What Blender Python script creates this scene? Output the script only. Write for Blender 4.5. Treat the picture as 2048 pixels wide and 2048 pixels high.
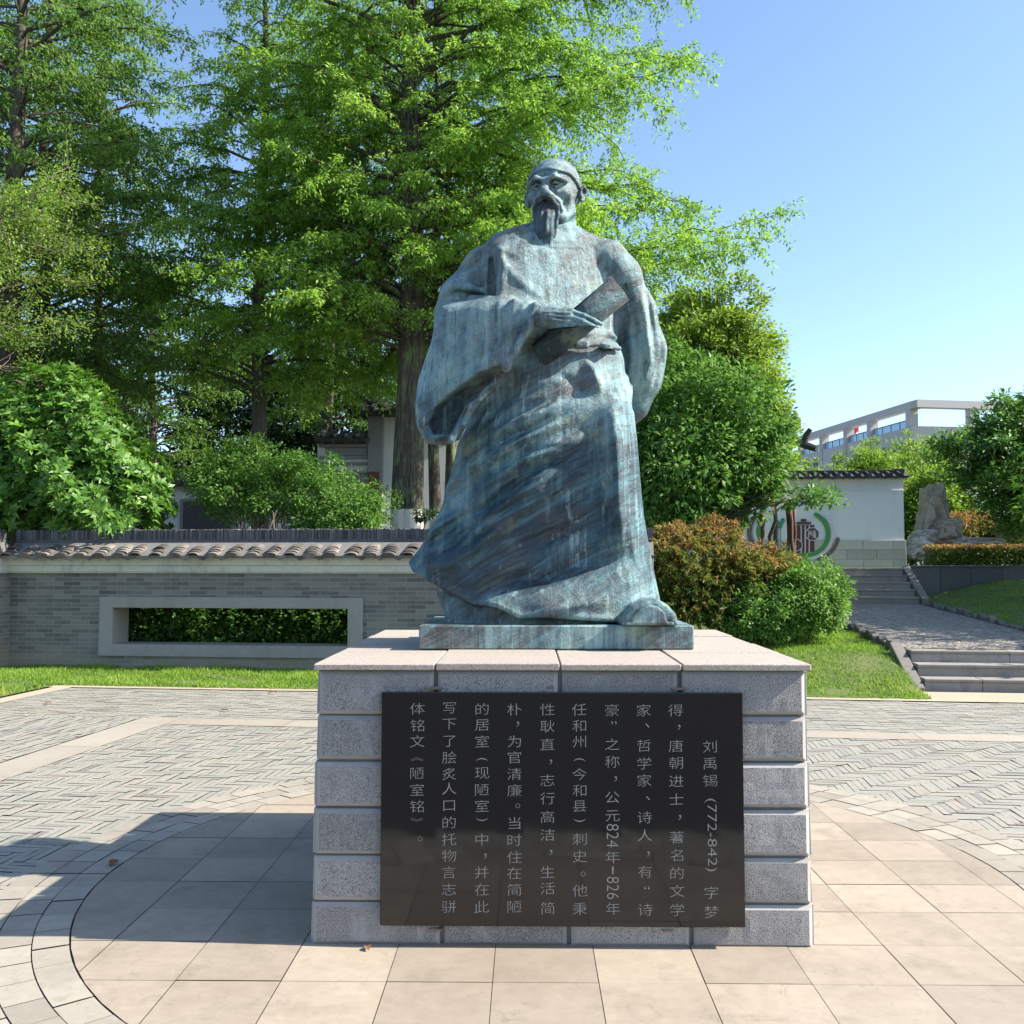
import bpy, bmesh, math, random
import numpy as np
from mathutils import Vector, Matrix

random.seed(7); RNG = np.random.default_rng(11)
SC = bpy.context.scene
for _o in list(bpy.data.objects): bpy.data.objects.remove(_o)
COL = SC.collection
R = math.radians

# ------------------------------------------------------------------ camera
F_PX, YAW, PITCH, EYE = 1938.0, R(0.857), R(2.98), 1.6
cam_d = bpy.data.cameras.new('camera'); cam = bpy.data.objects.new('camera', cam_d); COL.objects.link(cam)
cam_d.sensor_width = 36.0; cam_d.lens = 36.0*F_PX/2048.0
cam_d.clip_start = 0.1; cam_d.clip_end = 3000.0
cam.location = (0, 0, EYE); cam.rotation_euler = (R(90)+PITCH, 0, YAW)
SC.camera = cam

# ------------------------------------------------------------------ sky and sun
SUN_EL, SUN_AZ = R(38.5), R(93.6)          # azimuth clockwise from +Y
world = bpy.data.worlds.new("World"); SC.world = world; world.use_nodes = True
wn = world.node_tree; wn.nodes.clear()
sky = wn.nodes.new('ShaderNodeTexSky'); sky.sky_type = 'NISHITA'; sky.sun_disc = False
sky.sun_elevation = SUN_EL; sky.sun_rotation = SUN_AZ
sky.air_density = 1.0; sky.dust_density = 0.8; sky.ozone_density = 3.2; sky.altitude = 0
bg = wn.nodes.new('ShaderNodeBackground'); bg.inputs['Strength'].default_value = 0.118
wo = wn.nodes.new('ShaderNodeOutputWorld')
wn.links.new(sky.outputs[0], bg.inputs[0]); wn.links.new(bg.outputs[0], wo.inputs[0])
sd = bpy.data.lights.new('sun', 'SUN'); sd.energy = 4.8; sd.angle = R(0.53); sd.color = (1.0, 0.93, 0.82)
sun = bpy.data.objects.new('sun', sd); COL.objects.link(sun)
sdir = Vector((math.cos(SUN_EL)*math.sin(SUN_AZ), math.cos(SUN_EL)*math.cos(SUN_AZ), math.sin(SUN_EL)))
sun.rotation_euler = (-sdir).to_track_quat('-Z', 'Y').to_euler(); sun.location = (20, 0, 20)
SC.view_settings.view_transform = 'Standard'; SC.view_settings.look = 'None'
SC.view_settings.exposure = 1.28; SC.view_settings.gamma = 1.0
SC.cycles.max_bounces = 6; SC.cycles.transparent_max_bounces = 8

# ------------------------------------------------------------------ projection helpers (pixels of the 2048 photograph)
_ca, _sa, _cp, _sp = math.cos(YAW), math.sin(YAW), math.cos(PITCH), math.sin(PITCH)
_fw = np.array([-_sa*_cp, _ca*_cp, _sp]); _rt = np.array([_ca, _sa, 0.0]); _up = np.array([_sa*_sp, -_ca*_sp, _cp])
def ray(px, py):
    return _fw + _rt*((px-1024.0)/F_PX) + _up*((1024.0-py)/F_PX)
def at(px, py, Y):                 # point on the plane y = Y
    d = ray(px, py); p = np.array([0, 0, EYE]) + d*(Y/d[1]); return p
def atz(px, py, z):                # point on the plane z = z
    d = ray(px, py); p = np.array([0, 0, EYE]) + d*((z-EYE)/d[2]); return p
GA = R(6.0)                        # the garden grid is turned six degrees against the plinth
def G(u, v, z=0.0): return (u*math.cos(GA)+v*math.sin(GA), -u*math.sin(GA)+v*math.cos(GA), z)
def UV(x, y): return (x*math.cos(GA)-y*math.sin(GA), x*math.sin(GA)+y*math.cos(GA))

# ------------------------------------------------------------------ object helpers
def tag(o, label=None, cat=None, group=None, kind=None):
    if label: o['label'] = label
    if cat: o['category'] = cat
    if group: o['group'] = group
    if kind: o['kind'] = kind
    return o
def empty(name, loc=(0, 0, 0), rz=0.0):
    o = bpy.data.objects.new(name, None); COL.objects.link(o)
    o.location = loc; o.rotation_euler = (0, 0, rz); o.empty_display_size = 0.2
    return o
def link(name, me, mat=None, parent=None, smooth=False):
    o = bpy.data.objects.new(name, me); COL.objects.link(o)
    if mat is not None:
        for m in (mat if isinstance(mat, (list, tuple)) else [mat]): me.materials.append(m)
    if parent is not None: o.parent = parent
    if smooth: me.polygons.foreach_set('use_smooth', np.ones(len(me.polygons), bool))
    return o
def copy_tree(o, parent=None):
    c = o.copy(); COL.objects.link(c)
    if parent is not None: c.parent = parent
    for ch in list(o.children): copy_tree(ch, c)
    return c

class MB:
    """collects vertices and faces (plus one float per face, 'tint') for ONE mesh object"""
    def __init__(s): s.v = []; s.f = []; s.t = []; s.n = 0
    def add(s, vs, fs, tint=0.5):
        b = s.n; s.v.extend([tuple(map(float, p)) for p in vs]); s.n += len(vs)
        for q in fs: s.f.append(tuple(b+i for i in q)); s.t.append(tint)
    def box(s, x0, x1, y0, y1, z0, z1, tint=0.5, M=None):
        vs = [(x0,y0,z0),(x1,y0,z0),(x1,y1,z0),(x0,y1,z0),(x0,y0,z1),(x1,y0,z1),(x1,y1,z1),(x0,y1,z1)]
        if M: vs = [M(p) for p in vs]
        s.add(vs, [(0,3,2,1),(4,5,6,7),(0,1,5,4),(1,2,6,5),(2,3,7,6),(3,0,4,7)], tint)
    def bevbox(s, x0, x1, y0, y1, z0, z1, b, tint=0.5, M=None):
        # box with chamfered edges: three stacked octagonal-ish rings
        def ring(i, z): return [(x0+i,y0+i+b,z),(x0+i+b,y0+i,z),(x1-i-b,y0+i,z),(x1-i,y0+i+b,z),(x1-i,y1-i-b,z),(x1-i-b,y1-i,z),(x0+i+b,y1-i,z),(x0+i,y1-i-b,z)]
        vs = ring(b, z0)+ring(0, z0+b)+ring(0, z1-b)+ring(b, z1)
        if M: vs = [M(p) for p in vs]
        fs = [tuple(range(7, -1, -1)), tuple(range(24, 32))]
        for k in range(3):
            for i in range(8):
                j = (i+1) % 8; fs.append((k*8+i, k*8+j, k*8+8+j, k*8+8+i))
        s.add(vs, fs, tint)
    def tube(s, pts, rad, n=8, tint=0.5, cap=True):
        pts = [np.array(p, float) for p in pts]; rings = []
        up = np.array([0.13, 0.21, 0.97])
        for i, p in enumerate(pts):
            t = pts[min(i+1, len(pts)-1)] - pts[max(i-1, 0)]; t /= (np.linalg.norm(t)+1e-9)
            a = np.cross(t, up)
            if np.linalg.norm(a) < 0.05: a = np.cross(t, np.array([1.0, 0, 0]))
            a /= np.linalg.norm(a); b = np.cross(t, a); r = rad[i] if hasattr(rad, '__len__') else rad
            rings += [p + r*(a*math.cos(2*math.pi*k/n)+b*math.sin(2*math.pi*k/n)) for k in range(n)]
        fs = []
        for i in range(len(pts)-1):
            for k in range(n):
                j = (k+1) % n; fs.append((i*n+k, i*n+j, (i+1)*n+j, (i+1)*n+k))
        if cap: fs += [tuple(range(n-1, -1, -1)), tuple(range((len(pts)-1)*n, len(pts)*n))]
        s.add(rings, fs, tint)
    def prism(s, poly, y0, y1, tint=0.5, M=None):      # polygon in xz, extruded along y
        n = len(poly); vs = [(x, y0, z) for x, z in poly]+[(x, y1, z) for x, z in poly]
        if M: vs = [M(p) for p in vs]
        s.add(vs, [tuple(range(n)), tuple(range(2*n-1, n-1, -1))]+[(i, n+i, n+(i+1) % n, (i+1) % n) for i in range(n)], tint)
    def build(s, name, mat=None, parent=None, smooth=False, bevel=0.0):
        me = bpy.data.meshes.new(name); me.from_pydata(s.v, [], s.f)
        a = me.attributes.new('tint', 'FLOAT', 'FACE'); a.data.foreach_set('value', np.array(s.t, np.float32))
        bm = bmesh.new(); bm.from_mesh(me); bmesh.ops.recalc_face_normals(bm, faces=bm.faces); bm.to_mesh(me); bm.free()
        me.update()
        o = link(name, me, mat, parent, smooth)
        if bevel:
            m = o.modifiers.new('bevel', 'BEVEL'); m.width = bevel; m.segments = 2; m.limit_method = 'ANGLE'
        return o

def quads_mesh(name, verts, nper, tint=None, smooth=False):
    """verts: (N*nper,3) array, each face uses nper consecutive vertices"""
    n = len(verts)//nper; me = bpy.data.meshes.new(name)
    me.vertices.add(len(verts)); me.vertices.foreach_set('co', np.ascontiguousarray(verts, np.float32).ravel())
    me.loops.add(n*nper); me.loops.foreach_set('vertex_index', np.arange(n*nper, dtype=np.int32))
    me.polygons.add(n); me.polygons.foreach_set('loop_start', np.arange(n, dtype=np.int32)*nper)
    if tint is not None:
        a = me.attributes.new('tint', 'FLOAT', 'FACE'); a.data.foreach_set('value', tint.astype(np.float32))
    me.update(calc_edges=True); return me
def text_mesh(txt, size, bold=0.0, extrude=0.0):
    c = bpy.data.curves.new('t', 'FONT'); c.body = txt; c.size = size; c.align_x = 'CENTER'; c.align_y = 'CENTER'
    c.extrude = extrude; c.offset = bold; c.resolution_u = 3
    o = bpy.data.objects.new('t', c); COL.objects.link(o); bpy.context.view_layer.update()
    me = bpy.data.meshes.new_from_object(o.evaluated_get(bpy.context.evaluated_depsgraph_get()))
    V = np.array([v.co[:] for v in me.vertices]).reshape(-1, 3); Fc = [tuple(p.vertices) for p in me.polygons]
    bpy.data.objects.remove(o); bpy.data.curves.remove(c); bpy.data.meshes.remove(me)
    return V, Fc

# ------------------------------------------------------------------ materials
class NT:
    def __init__(s, name):
        s.m = bpy.data.materials.new(name); s.m.use_nodes = True; s.t = s.m.node_tree; s.t.nodes.clear()
        s.out = s.t.nodes.new('ShaderNodeOutputMaterial')
    def n(s, typ, ins=None, **kw):
        nd = s.t.nodes.new('ShaderNode'+typ)
        for k, v in kw.items(): setattr(nd, k, v)
        for k, v in (ins or {}).items():
            if isinstance(v, bpy.types.NodeSocket): s.t.links.new(v, nd.inputs[k])
            else: nd.inputs[k].default_value = v
        return nd
    def coord(s, sc=(1, 1, 1), rot=(0, 0, 0), kind='Object', loc=(0, 0, 0)):
        tc = s.n('TexCoord'); mp = s.n('Mapping', {'Vector': tc.outputs[kind]})
        mp.inputs['Scale'].default_value = sc; mp.inputs['Rotation'].default_value = rot; mp.inputs['Location'].default_value = loc
        return mp.outputs[0]
    def coord2(s, rot, sc, loc=(0, 0, 0)):
        v = s.coord((1, 1, 1), rot); mp = s.n('Mapping', {'Vector': v})
        mp.inputs['Scale'].default_value = sc; mp.inputs['Location'].default_value = loc
        return mp.outputs[0]
    def noise(s, vec, scale, detail=6, rough=0.6, dist=0.0):
        return s.n('TexNoise', {'Vector': vec, 'Scale': scale, 'Detail': detail, 'Roughness': rough, 'Distortion': dist}).outputs[0]
    def ramp(s, fac, stops, interp='LINEAR'):
        nd = s.n('ValToRGB', {'Fac': fac}); cr = nd.color_ramp; cr.interpolation = interp
        while len(cr.elements) < len(stops): cr.elements.new(0.5)
        for e, (p, c) in zip(cr.elements, stops):
            e.position = p; e.color = (c, c, c, 1) if not hasattr(c, '__len__') else (*c, 1)
        return nd.outputs[0]
    def mix(s, fac, a, b, typ='MIX'):
        nd = s.n('Mix', data_type='RGBA', blend_type=typ)
        for k, v in ((0, fac), (6, a), (7, b)):
            if isinstance(v, bpy.types.NodeSocket): s.t.links.new(v, nd.inputs[k])
            elif k == 0: nd.inputs[0].default_value = v
            else: nd.inputs[k].default_value = (*v, 1) if len(v) == 3 else v
        return nd.outputs[2]
    def math(s, op, a, b=0.0):
        nd = s.n('Math', operation=op)
        for k, v in ((0, a), (1, b)):
            if isinstance(v, bpy.types.NodeSocket): s.t.links.new(v, nd.inputs[k])
            else: nd.inputs[k].default_value = v
        return nd.outputs[0]
    def attr(s, name='tint'): return s.n('Attribute', attribute_name=name).outputs['Fac']
    def bump(s, h, strength=0.5, dist=0.01, normal=None):
        ins = {'Height': h, 'Strength': strength, 'Distance': dist}
        if normal is not None: ins['Normal'] = normal
        return s.n('Bump', ins).outputs[0]
    def done(s, col, rough=0.8, metal=0.0, normal=None, spec=0.5, extra=None):
        b = s.n('BsdfPrincipled')
        for k, v in (('Base Color', col), ('Roughness', rough), ('Metallic', metal), ('Specular IOR Level', spec), ('Normal', normal)):
            if v is None: continue
            if isinstance(v, bpy.types.NodeSocket): s.t.links.new(v, b.inputs[k])
            else: b.inputs[k].default_value = (*v, 1) if hasattr(v, '__len__') else v
        for k, v in (extra or {}).items(): b.inputs[k].default_value = v
        s.t.links.new(b.outputs[0], s.out.inputs[0]); s.bs = b
        return s.m

def stone_mat(name, c0, c1, tint_amt=0.35, speck=None, grain=160, rough=0.85, bump=0.3, big=1.3, stain=None, alb=0.72, dirt=None, bdist=0.006):
    """stone with mottling, per-piece tint from the 'tint' attribute and fine grain"""
    sc_ = lambda c: tuple(q*alb for q in c)
    c0, c1 = sc_(c0), sc_(c1)
    if speck: speck = (sc_(speck[0]), sc_(speck[1]))
    if stain: stain = (sc_(stain[0]), stain[1])
    N = NT(name); P = N.coord()
    big_n = N.noise(P, big, 5, 0.6); fine = N.noise(P, grain, 2, 0.7); mid = N.noise(P, 14, 6, 0.7)
    col = N.mix(N.ramp(N.mix(0.5, big_n, mid), [(0.32, 0.0), (0.68, 1.0)]), c0, c1)
    ti = N.math('ADD', N.math('MULTIPLY', N.attr(), tint_amt), 1-tint_amt/2)
    col = N.mix(1.0, col, N.ramp(N.math('MULTIPLY', ti, 0.5), [(0, 0.0), (1, 2.0)]), 'MULTIPLY')
    if speck:
        col = N.mix(N.ramp(fine, [(0.40, 1.0), (0.50, 0.0)]), col, speck[0])
        f2 = N.noise(P, grain*1.3, 2, 0.6)
        col = N.mix(N.ramp(f2, [(0.56, 0.0), (0.64, 1.0)]), col, speck[1])
    if stain:
        st = N.noise(N.coord((1.0, 1.0, 0.35)), 3.2, 7, 0.72)
        col = N.mix(N.ramp(st, [(0.52, 0.0), (0.70, stain[1])]), col, stain[0])
    if dirt:
        d1 = N.noise(P, 9, 9, 0.78, 1.2); d2 = N.noise(P, 110, 3, 0.6)
        col = N.mix(N.ramp(d1, [(0.56, 0.0), (0.72, dirt)]), col, sc_((0.17, 0.145, 0.115)))
        col = N.mix(N.ramp(d2, [(0.66, 0.0), (0.72, dirt)]), col, sc_((0.14, 0.12, 0.10)))
        col = N.mix(N.ramp(d1, [(0.24, dirt*0.7), (0.38, 0.0)]), col, sc_((0.62, 0.56, 0.47)))
    h = N.mix(0.5, fine, mid)
    return N.done(col, rough, normal=N.bump(h, bump, bdist))
# ------------------------------------------------------------------ ground
M_earth = stone_mat('earth', (0.13, 0.11, 0.07), (0.22, 0.19, 0.12), bump=0.6)
M_mortar = stone_mat('joint', (0.050, 0.046, 0.040), (0.09, 0.08, 0.065), bump=0.4)
M_slab = stone_mat('slab_stone', (0.365, 0.30, 0.228), (0.49, 0.415, 0.325), 0.26, bump=0.12, grain=240, rough=0.75, big=2.2, stain=((0.27, 0.225, 0.175), 0.6), dirt=0.6)
M_ring = stone_mat('ring_stone', (0.355, 0.32, 0.26), (0.49, 0.44, 0.36), 0.32, grain=190, bump=0.55, big=2.0, stain=((0.32, 0.28, 0.22), 0.4), dirt=0.6)
M_band = stone_mat('band_stone', (0.37, 0.33, 0.27), (0.49, 0.435, 0.355), 0.2, grain=200, bump=0.3)
M_sand = stone_mat('sand_border', (0.46, 0.38, 0.27), (0.60, 0.51, 0.38), 0.15, grain=120, bump=0.4)

def slate_mat():
    N = NT('slate_brick'); P = N.coord()
    t = N.attr()
    col = N.ramp(t, [(0.0, (0.229, 0.240, 0.207)), (0.3, (0.311, 0.296, 0.244)), (0.55, (0.274, 0.285, 0.252)), (0.8, (0.333, 0.296, 0.255)), (0.9, (0.244, 0.252, 0.237)), (1.0, (0.185, 0.170, 0.163))])
    n1 = N.noise(P, 2.0, 6, 0.65); n2 = N.noise(P, 45, 5, 0.7)
    col = N.mix(N.ramp(n1, [(0.35, 0.0), (0.75, 0.45)]), col, (0.385, 0.337, 0.259))
    col = N.mix(N.ramp(n2, [(0.35, 0.45), (0.6, 0.0)]), col, (0.178, 0.167, 0.141))
    return N.done(col, 0.7, normal=N.bump(n2, 0.5, 0.006))
M_slate = slate_mat()

gmb = MB(); gmb.add([(-900, -900, -0.06), (900, -900, -0.06), (900, 900, -0.06), (-900, 900, -0.06)], [(0, 1, 2, 3)])
tag(gmb.build('ground', M_earth), kind='structure')

def clip(poly, a, b, c):                        # keep a*x+b*y <= c
    out = []
    for i in range(len(poly)):
        p, q = poly[i], poly[(i+1) % len(poly)]
        dp, dq = a*p[0]+b*p[1]-c, a*q[0]+b*q[1]-c
        if dp <= 0: out.append(p)
        if dp*dq < 0:
            t = dp/(dp-dq); out.append((p[0]+t*(q[0]-p[0]), p[1]+t*(q[1]-p[1])))
    return out
def sheet(name, polys, z, mat, mapper=None):
    mb = MB()
    for pl in polys:
        vs = [(*(mapper(*p)[:2] if mapper else p), z) for p in pl]; mb.add(vs, [tuple(range(len(vs)))])
    return mb.build(name, mat)

# plaza bed (dark joints show between the separate bricks) and its bricks
V_LAWN, V_BAND0, V_BAND1, U_B0, U_B1, U_LAWN = 11.92, 9.20, 9.56, -4.98, -4.57, -7.45
bed = sheet('plaza_bed', [[(-30, -30), (30, -30), (30, 12.75), (-30, 12.75)]], -0.012, M_mortar, lambda u, v: G(u, v))
tag(bed, kind='structure')
PCX, PCY = 0.146, 5.118                          # plinth and ring centre
RING0, RING1 = 2.29, 2.72
def brick_field(name, cells, inside, clipper, z, g=0.0024):
    mb = MB()
    for (a0, a1, b0, b1) in cells:
        cu, cv = (a0+a1)/2, (b0+b1)/2
        if not inside(cu, cv): continue
        pl = [(a0+g, b0+g), (a1-g, b0+g), (a1-g, b1-g), (a0+g, b1-g)]
        for c in clipper: pl = clip(pl, *c)
        if len(pl) < 3: continue
        dz = random.uniform(-0.0025, 0.0025)
        tlx, tly = random.uniform(-0.012, 0.012), random.uniform(-0.02, 0.02)
        vs = [(*G(u, v)[:2], z+dz+tlx*(u-cu)+tly*(v-cv)) for u, v in pl]
        mb.add(vs, [tuple(range(len(vs)))], min(1, max(0, random.gauss(0.5, 0.28))))
    return tag(mb.build(name, M_slate), kind='structure')
W, nB = 0.052, 5
hb = []
for i in range(-260, 260):
    for j in range(-40, 41):
        ox, oy = (i+nB*j)*W, (i-nB*j)*W
        for (a, b, c, d) in ((0, nB, 0, 1), (0, 1, 1, nB+1)):
            u0, v0 = ox+a*W, oy+4.5+c*W
            if -4.98 < u0 < 7.5 and 2.2 < v0 < 9.5: hb.append((u0, u0+(b-a)*W, v0, v0+(d-c)*W))
def in_field(u, v):
    x, y, _ = G(u, v); d = math.hypot(x-PCX, y-PCY)
    return RING1-0.15 < d and y > 2.3 and abs(x) < 0.62*y+1.0
brick_field('herringbone_paving', hb, in_field, [(-1, 0, 4.58), (0, 1, V_BAND0)], 0.0)
rb = []
for k in range(int((V_LAWN-0.16-V_BAND1)/0.055)):
    for j in range(-30, 40): 
        u0 = j*0.26+(0.13 if k % 2 else 0)
        rb.append((u0, u0+0.26, V_BAND1+k*0.055, V_BAND1+(k+1)*0.055))
brick_field('running_bond_paving', rb, lambda u, v: -7.4 < u < 8.6, [(-1, 0, 7.1)], 0.0)
lb = []
for k in range(int((U_B0-(-7.1))/0.055)):
    for j in range(20, 37):
        v0 = j*0.26+(0.13 if k % 2 else 0)
        lb.append((-7.1+k*0.055, -7.1+(k+1)*0.055, v0, v0+0.26))
brick_field('side_strip_paving', lb, lambda u, v: abs(G(u, v)[0]) < 0.62*G(u, v)[1]+0.8, [(0, 1, V_BAND1)], 0.0)
mb = MB()
def band_pieces(along, lo, hi, w0, w1, step, flip):
    a = lo
    while a < hi:
        q = [(a+.003, w0+.003), (a+step-.003, w0+.003), (a+step-.003, w1-.003), (a+.003, w1-.003)]
        if flip: q = [(y, x) for x, y in q]
        mb.add([(*G(u, v)[:2], 0.004) for u, v in q], [(0, 1, 2, 3)], random.random()); a += step
band_pieces('u', U_B1, 9.0, V_BAND0, V_BAND1, 1.2, False)
band_pieces('v', 2.0, V_BAND0, U_B0, U_B1, 1.2, True)
mb.add([(*G(u, v)[:2], 0.004) for u, v in ((U_B0, V_BAND0), (U_B1, V_BAND0), (U_B1, V_BAND1), (U_B0, V_BAND1))], [(0, 1, 2, 3)], 0.4)
tag(mb.build('granite_band', M_band), kind='structure')
tag(sheet('sand_border', [[(-7.5, V_LAWN-0.16), (9.5, V_LAWN-0.16), (9.5, V_LAWN+.1), (-7.5, V_LAWN+.1)], [(-7.35, 4.0), (-7.1, 4.0), (-7.1, V_LAWN-.16), (-7.35, V_LAWN-.16)], [(3.4, V_LAWN+.1), (9.5, V_LAWN+.1), (9.5, 12.6), (3.4, 12.6)]], 0.004, M_sand, lambda u, v: G(u, v)), kind='structure')

# round court: three rings of small blocks round a grid of square slabs
disc = [(PCX+RING1*math.cos(a), PCY+RING1*math.sin(a)) for a in np.linspace(0, 2*math.pi, 97)[:-1]]
tag(sheet('court_bed', [disc], 0.001, M_mortar), kind='structure')
mb = MB(); rw = (RING1-RING0)/3
for r in range(3):
    r0, r1 = RING0+r*rw+0.0025, RING0+(r+1)*rw-0.0025; n = int(2*math.pi*r0/0.19)
    ph = r*0.5*2*math.pi/n
    for k in range(n):
        a0 = ph+2*math.pi*k/n+0.0012; a1 = ph+2*math.pi*(k+1)/n-0.0012; dz = random.uniform(-.002, .002)
        c = []
        for a in np.linspace(a0, a1, 4): c.append((PCX+r1*math.cos(a), PCY+r1*math.sin(a), 0.009+dz))
        for a in np.linspace(a1, a0, 4): c.append((PCX+r0*math.cos(a), PCY+r0*math.sin(a), 0.009+dz))
        mb.add(c, [tuple(range(8))], random.random())
tag(mb.build('ring_paving', M_ring), kind='structure')
mb = MB(); T = 0.403; TY = 0.382
circ = [(math.cos(a), math.sin(a), (RING0-0.006)+PCX*math.cos(a)+PCY*math.sin(a)) for a in np.linspace(0, 2*math.pi, 73)[:-1]]
for i in range(-8, 9):
    for j in range(-8, 9):
        x0, y0 = -0.13+i*T, 4.145+j*TY; g = random.uniform(0.0012, 0.0022)
        if math.hypot(x0+T/2-PCX, y0+TY/2-PCY) > RING0+0.35: continue
        pl = [(x0+g, y0+g), (x0+T-g, y0+g), (x0+T-g, y0+TY-g), (x0+g, y0+TY-g)]
        for c in circ: pl = clip(pl, *c)
        if len(pl) < 3: continue
        dz = random.uniform(-.0012, .0012)
        mb.add([(p[0], p[1], 0.009+dz) for p in pl], [tuple(range(len(pl)))], random.random())
tag(mb.build('slab_paving', M_slab), kind='structure')

# ------------------------------------------------------------------ plinth
M_granite = stone_mat('hammered_granite', (0.36, 0.345, 0.335), (0.50, 0.475, 0.46), 0.5, speck=((0.15, 0.15, 0.15), (0.60, 0.58, 0.56)), grain=190, bump=1.0, bdist=0.012, dirt=0.35, stain=((0.62, 0.61, 0.60), 0.7))
M_granite_edge = stone_mat('smooth_granite', (0.40, 0.385, 0.375), (0.52, 0.495, 0.47), 0.2, grain=150, bump=0.2, stain=((0.25, 0.21, 0.17), 0.5))
M_cap = stone_mat('cap_granite', (0.46, 0.40, 0.335), (0.56, 0.49, 0.415), 0.12, speck=((0.33, 0.27, 0.23), (0.66, 0.60, 0.53)), grain=140, bump=0.25)
M_mort2 = stone_mat('plinth_mortar', (0.20, 0.19, 0.175), (0.34, 0.32, 0.29), grain=90, bump=0.7)
M_chip = stone_mat('crumbled_mortar', (0.16, 0.11, 0.08), (0.40, 0.34, 0.29), grain=60, bump=1.0, bdist=0.012)
def plaque_mat():
    N = NT('polished_black_granite'); P = N.coord()
    f = N.noise(P, 300, 2, 0.6)
    return N.done(N.ramp(f, [(0.55, (0.006, 0.006, 0.007)), (0.75, (0.02, 0.02, 0.022))]), N.ramp(N.noise(P, 5, 5, .6), [(.3, .045), (.8, .11)]), spec=0.62)
M_plaque = plaque_mat()
M_letter = stone_mat('engraved_letter', (0.25, 0.25, 0.24), (0.38, 0.375, 0.36), grain=200, bump=0.3)
M_plaque_edge = M_plaque

plinth = empty('stone_plinth', (PCX, PCY, 0.0))
tag(plinth, 'grey hammered granite plinth with black inscribed slab under the bronze statue', 'plinth')
HX, HY = 1.030, 0.985                           # half sizes at top
ZT = 1.175; CAPH = 0.030; BAT = 0.022
body_top = ZT-CAPH
rows = [0.0, 0.181, 0.374, 0.570, 0.762, 0.955, body_top]
def out(z): return BAT*(1-z/body_top)             # outward batter
core = MB()
for z0, z1 in zip(rows[:-1], rows[1:]):
    o0, o1 = out(z0)-0.014, out(z1)-0.014
    vs = []
    for z, o_ in ((z0, o0), (z1, o1)):
        vs += [(-HX-o_, -HY+0.014, z), (HX+o_, -HY+0.014, z), (HX+o_, HY-0.014, z), (-HX-o_, HY-0.014, z)]
    core.add(vs, [(0, 3, 2, 1), (4, 5, 6, 7), (0, 1, 5, 4), (1, 2, 6, 5), (2, 3, 7, 6), (3, 0, 4, 7)])
core.build('masonry_core', M_mort2, plinth)
blk = MB(); edge = MB(); JIT = [random.uniform(-0.004, 0.004) for _ in rows]
def face_block(side, a0, a1, z0, z1):
    """one rusticated block on a side: smooth chamfered margin, rough raised field"""
    g = 0.005; jit = JIT[rows.index(z0)]+(random.uniform(-0.003, 0.003) if abs(a0) < 0.9 and abs(a1) < 0.9 else 0); fr = 0.015 if side == 0 else 0.005; tl = random.uniform(-0.003, 0.003); ti = random.random()
    tb = random.uniform(-.003, .003)
    def P(a, z, d):                               # d = outward offset from batter plane
        dd = (out(z) if side % 2 else 0.0)+d+jit+tb*(z-z0)/(z1-z0)
        z_ = z+tl*(a/HX)
        if side == 0: return (a, -HY-dd, z_)
        if side == 1: return (HX+dd, a, z_)
        if side == 2: return (-a, HY+dd, z_)
        return (-HX-dd, -a, z_)
    e = 0.016; a0 += g*1.8; a1 -= g*1.8; z0_ = z0+g; z1_ = z1-g
    outr = [(a0, z0_), (a1, z0_), (a1, z1_), (a0, z1_)]; inr = [(a0+e, z0_+e), (a1-e, z0_+e), (a1-e, z1_-e), (a0+e, z1_-e)]
    vs = [P(a, z, -0.02) for a, z in outr]+[P(a, z, 0.0) for a, z in outr]+[P(a, z, fr) for a, z in inr]
    edge.add(vs, [(i, (i+1) % 4, 4+(i+1) % 4, 4+i) for i in range(4)]+[(4+i, 4+(i+1) % 4, 8+(i+1) % 4, 8+i) for i in range(4)], ti)
    # rough field: a small grid with hammered relief
    nx = max(3, int((a1-a0-2*e)/0.03)); nz = max(3, int((z1_-z0_-2*e)/0.03)); gv = []
    for iz in range(nz+1):
        for ix in range(nx+1):
            inn = 0 < ix < nx and 0 < iz < nz
            gv.append(P(a0+e+(a1-a0-2*e)*ix/nx, z0_+e+(z1_-z0_-2*e)*iz/nz, fr+(random.uniform(0.0, 0.0018) if inn else 0)))
    blk.add(gv, [(iz*(nx+1)+ix, iz*(nx+1)+ix+1, (iz+1)*(nx+1)+ix+1, (iz+1)*(nx+1)+ix) for iz in range(nz) for ix in range(nx)], ti)
for side in range(4):
    for k in range(6):
        z0, z1 = rows[k], rows[k+1]; w = HX+out((z0+z1)/2) if side % 2 == 0 else HY-0.002
        if k in (0, 5): cuts = [-w, -0.53, -0.005, 0.50, w] if k == 5 else [-w, -0.50, 0.03, 0.54, w]
        else: cuts = [-w, -0.60, -0.15, 0.35, w] if k % 2 else [-w, -0.70, -0.2, 0.25, 0.70, w]
        for a0, a1 in zip(cuts[:-1], cuts[1:]): face_block(side, a0, a1, z0, z1)
blk.build('rough_block_face', M_granite, plinth)
edge.build('block_margin', M_granite_edge, plinth, bevel=0.0)
cap = MB(); OV = 0.016; OVY = 0.044
xs = [-HX-OV, -0.53, -0.005, 0.505, HX+OV]; ys = [-HY-OVY, -0.52, 0.0, 0.52, HY+OVY]
for i in range(4):
    for j in range(4):
        g = 0.003; dz = random.uniform(-.003, .003)
        cap.bevbox(xs[i]+g, xs[i+1]-g, ys[j]+g, ys[j+1]-g, body_top+0.002, ZT+dz, 0.004, random.random())
cap.build('coping', M_cap, plinth)

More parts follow.
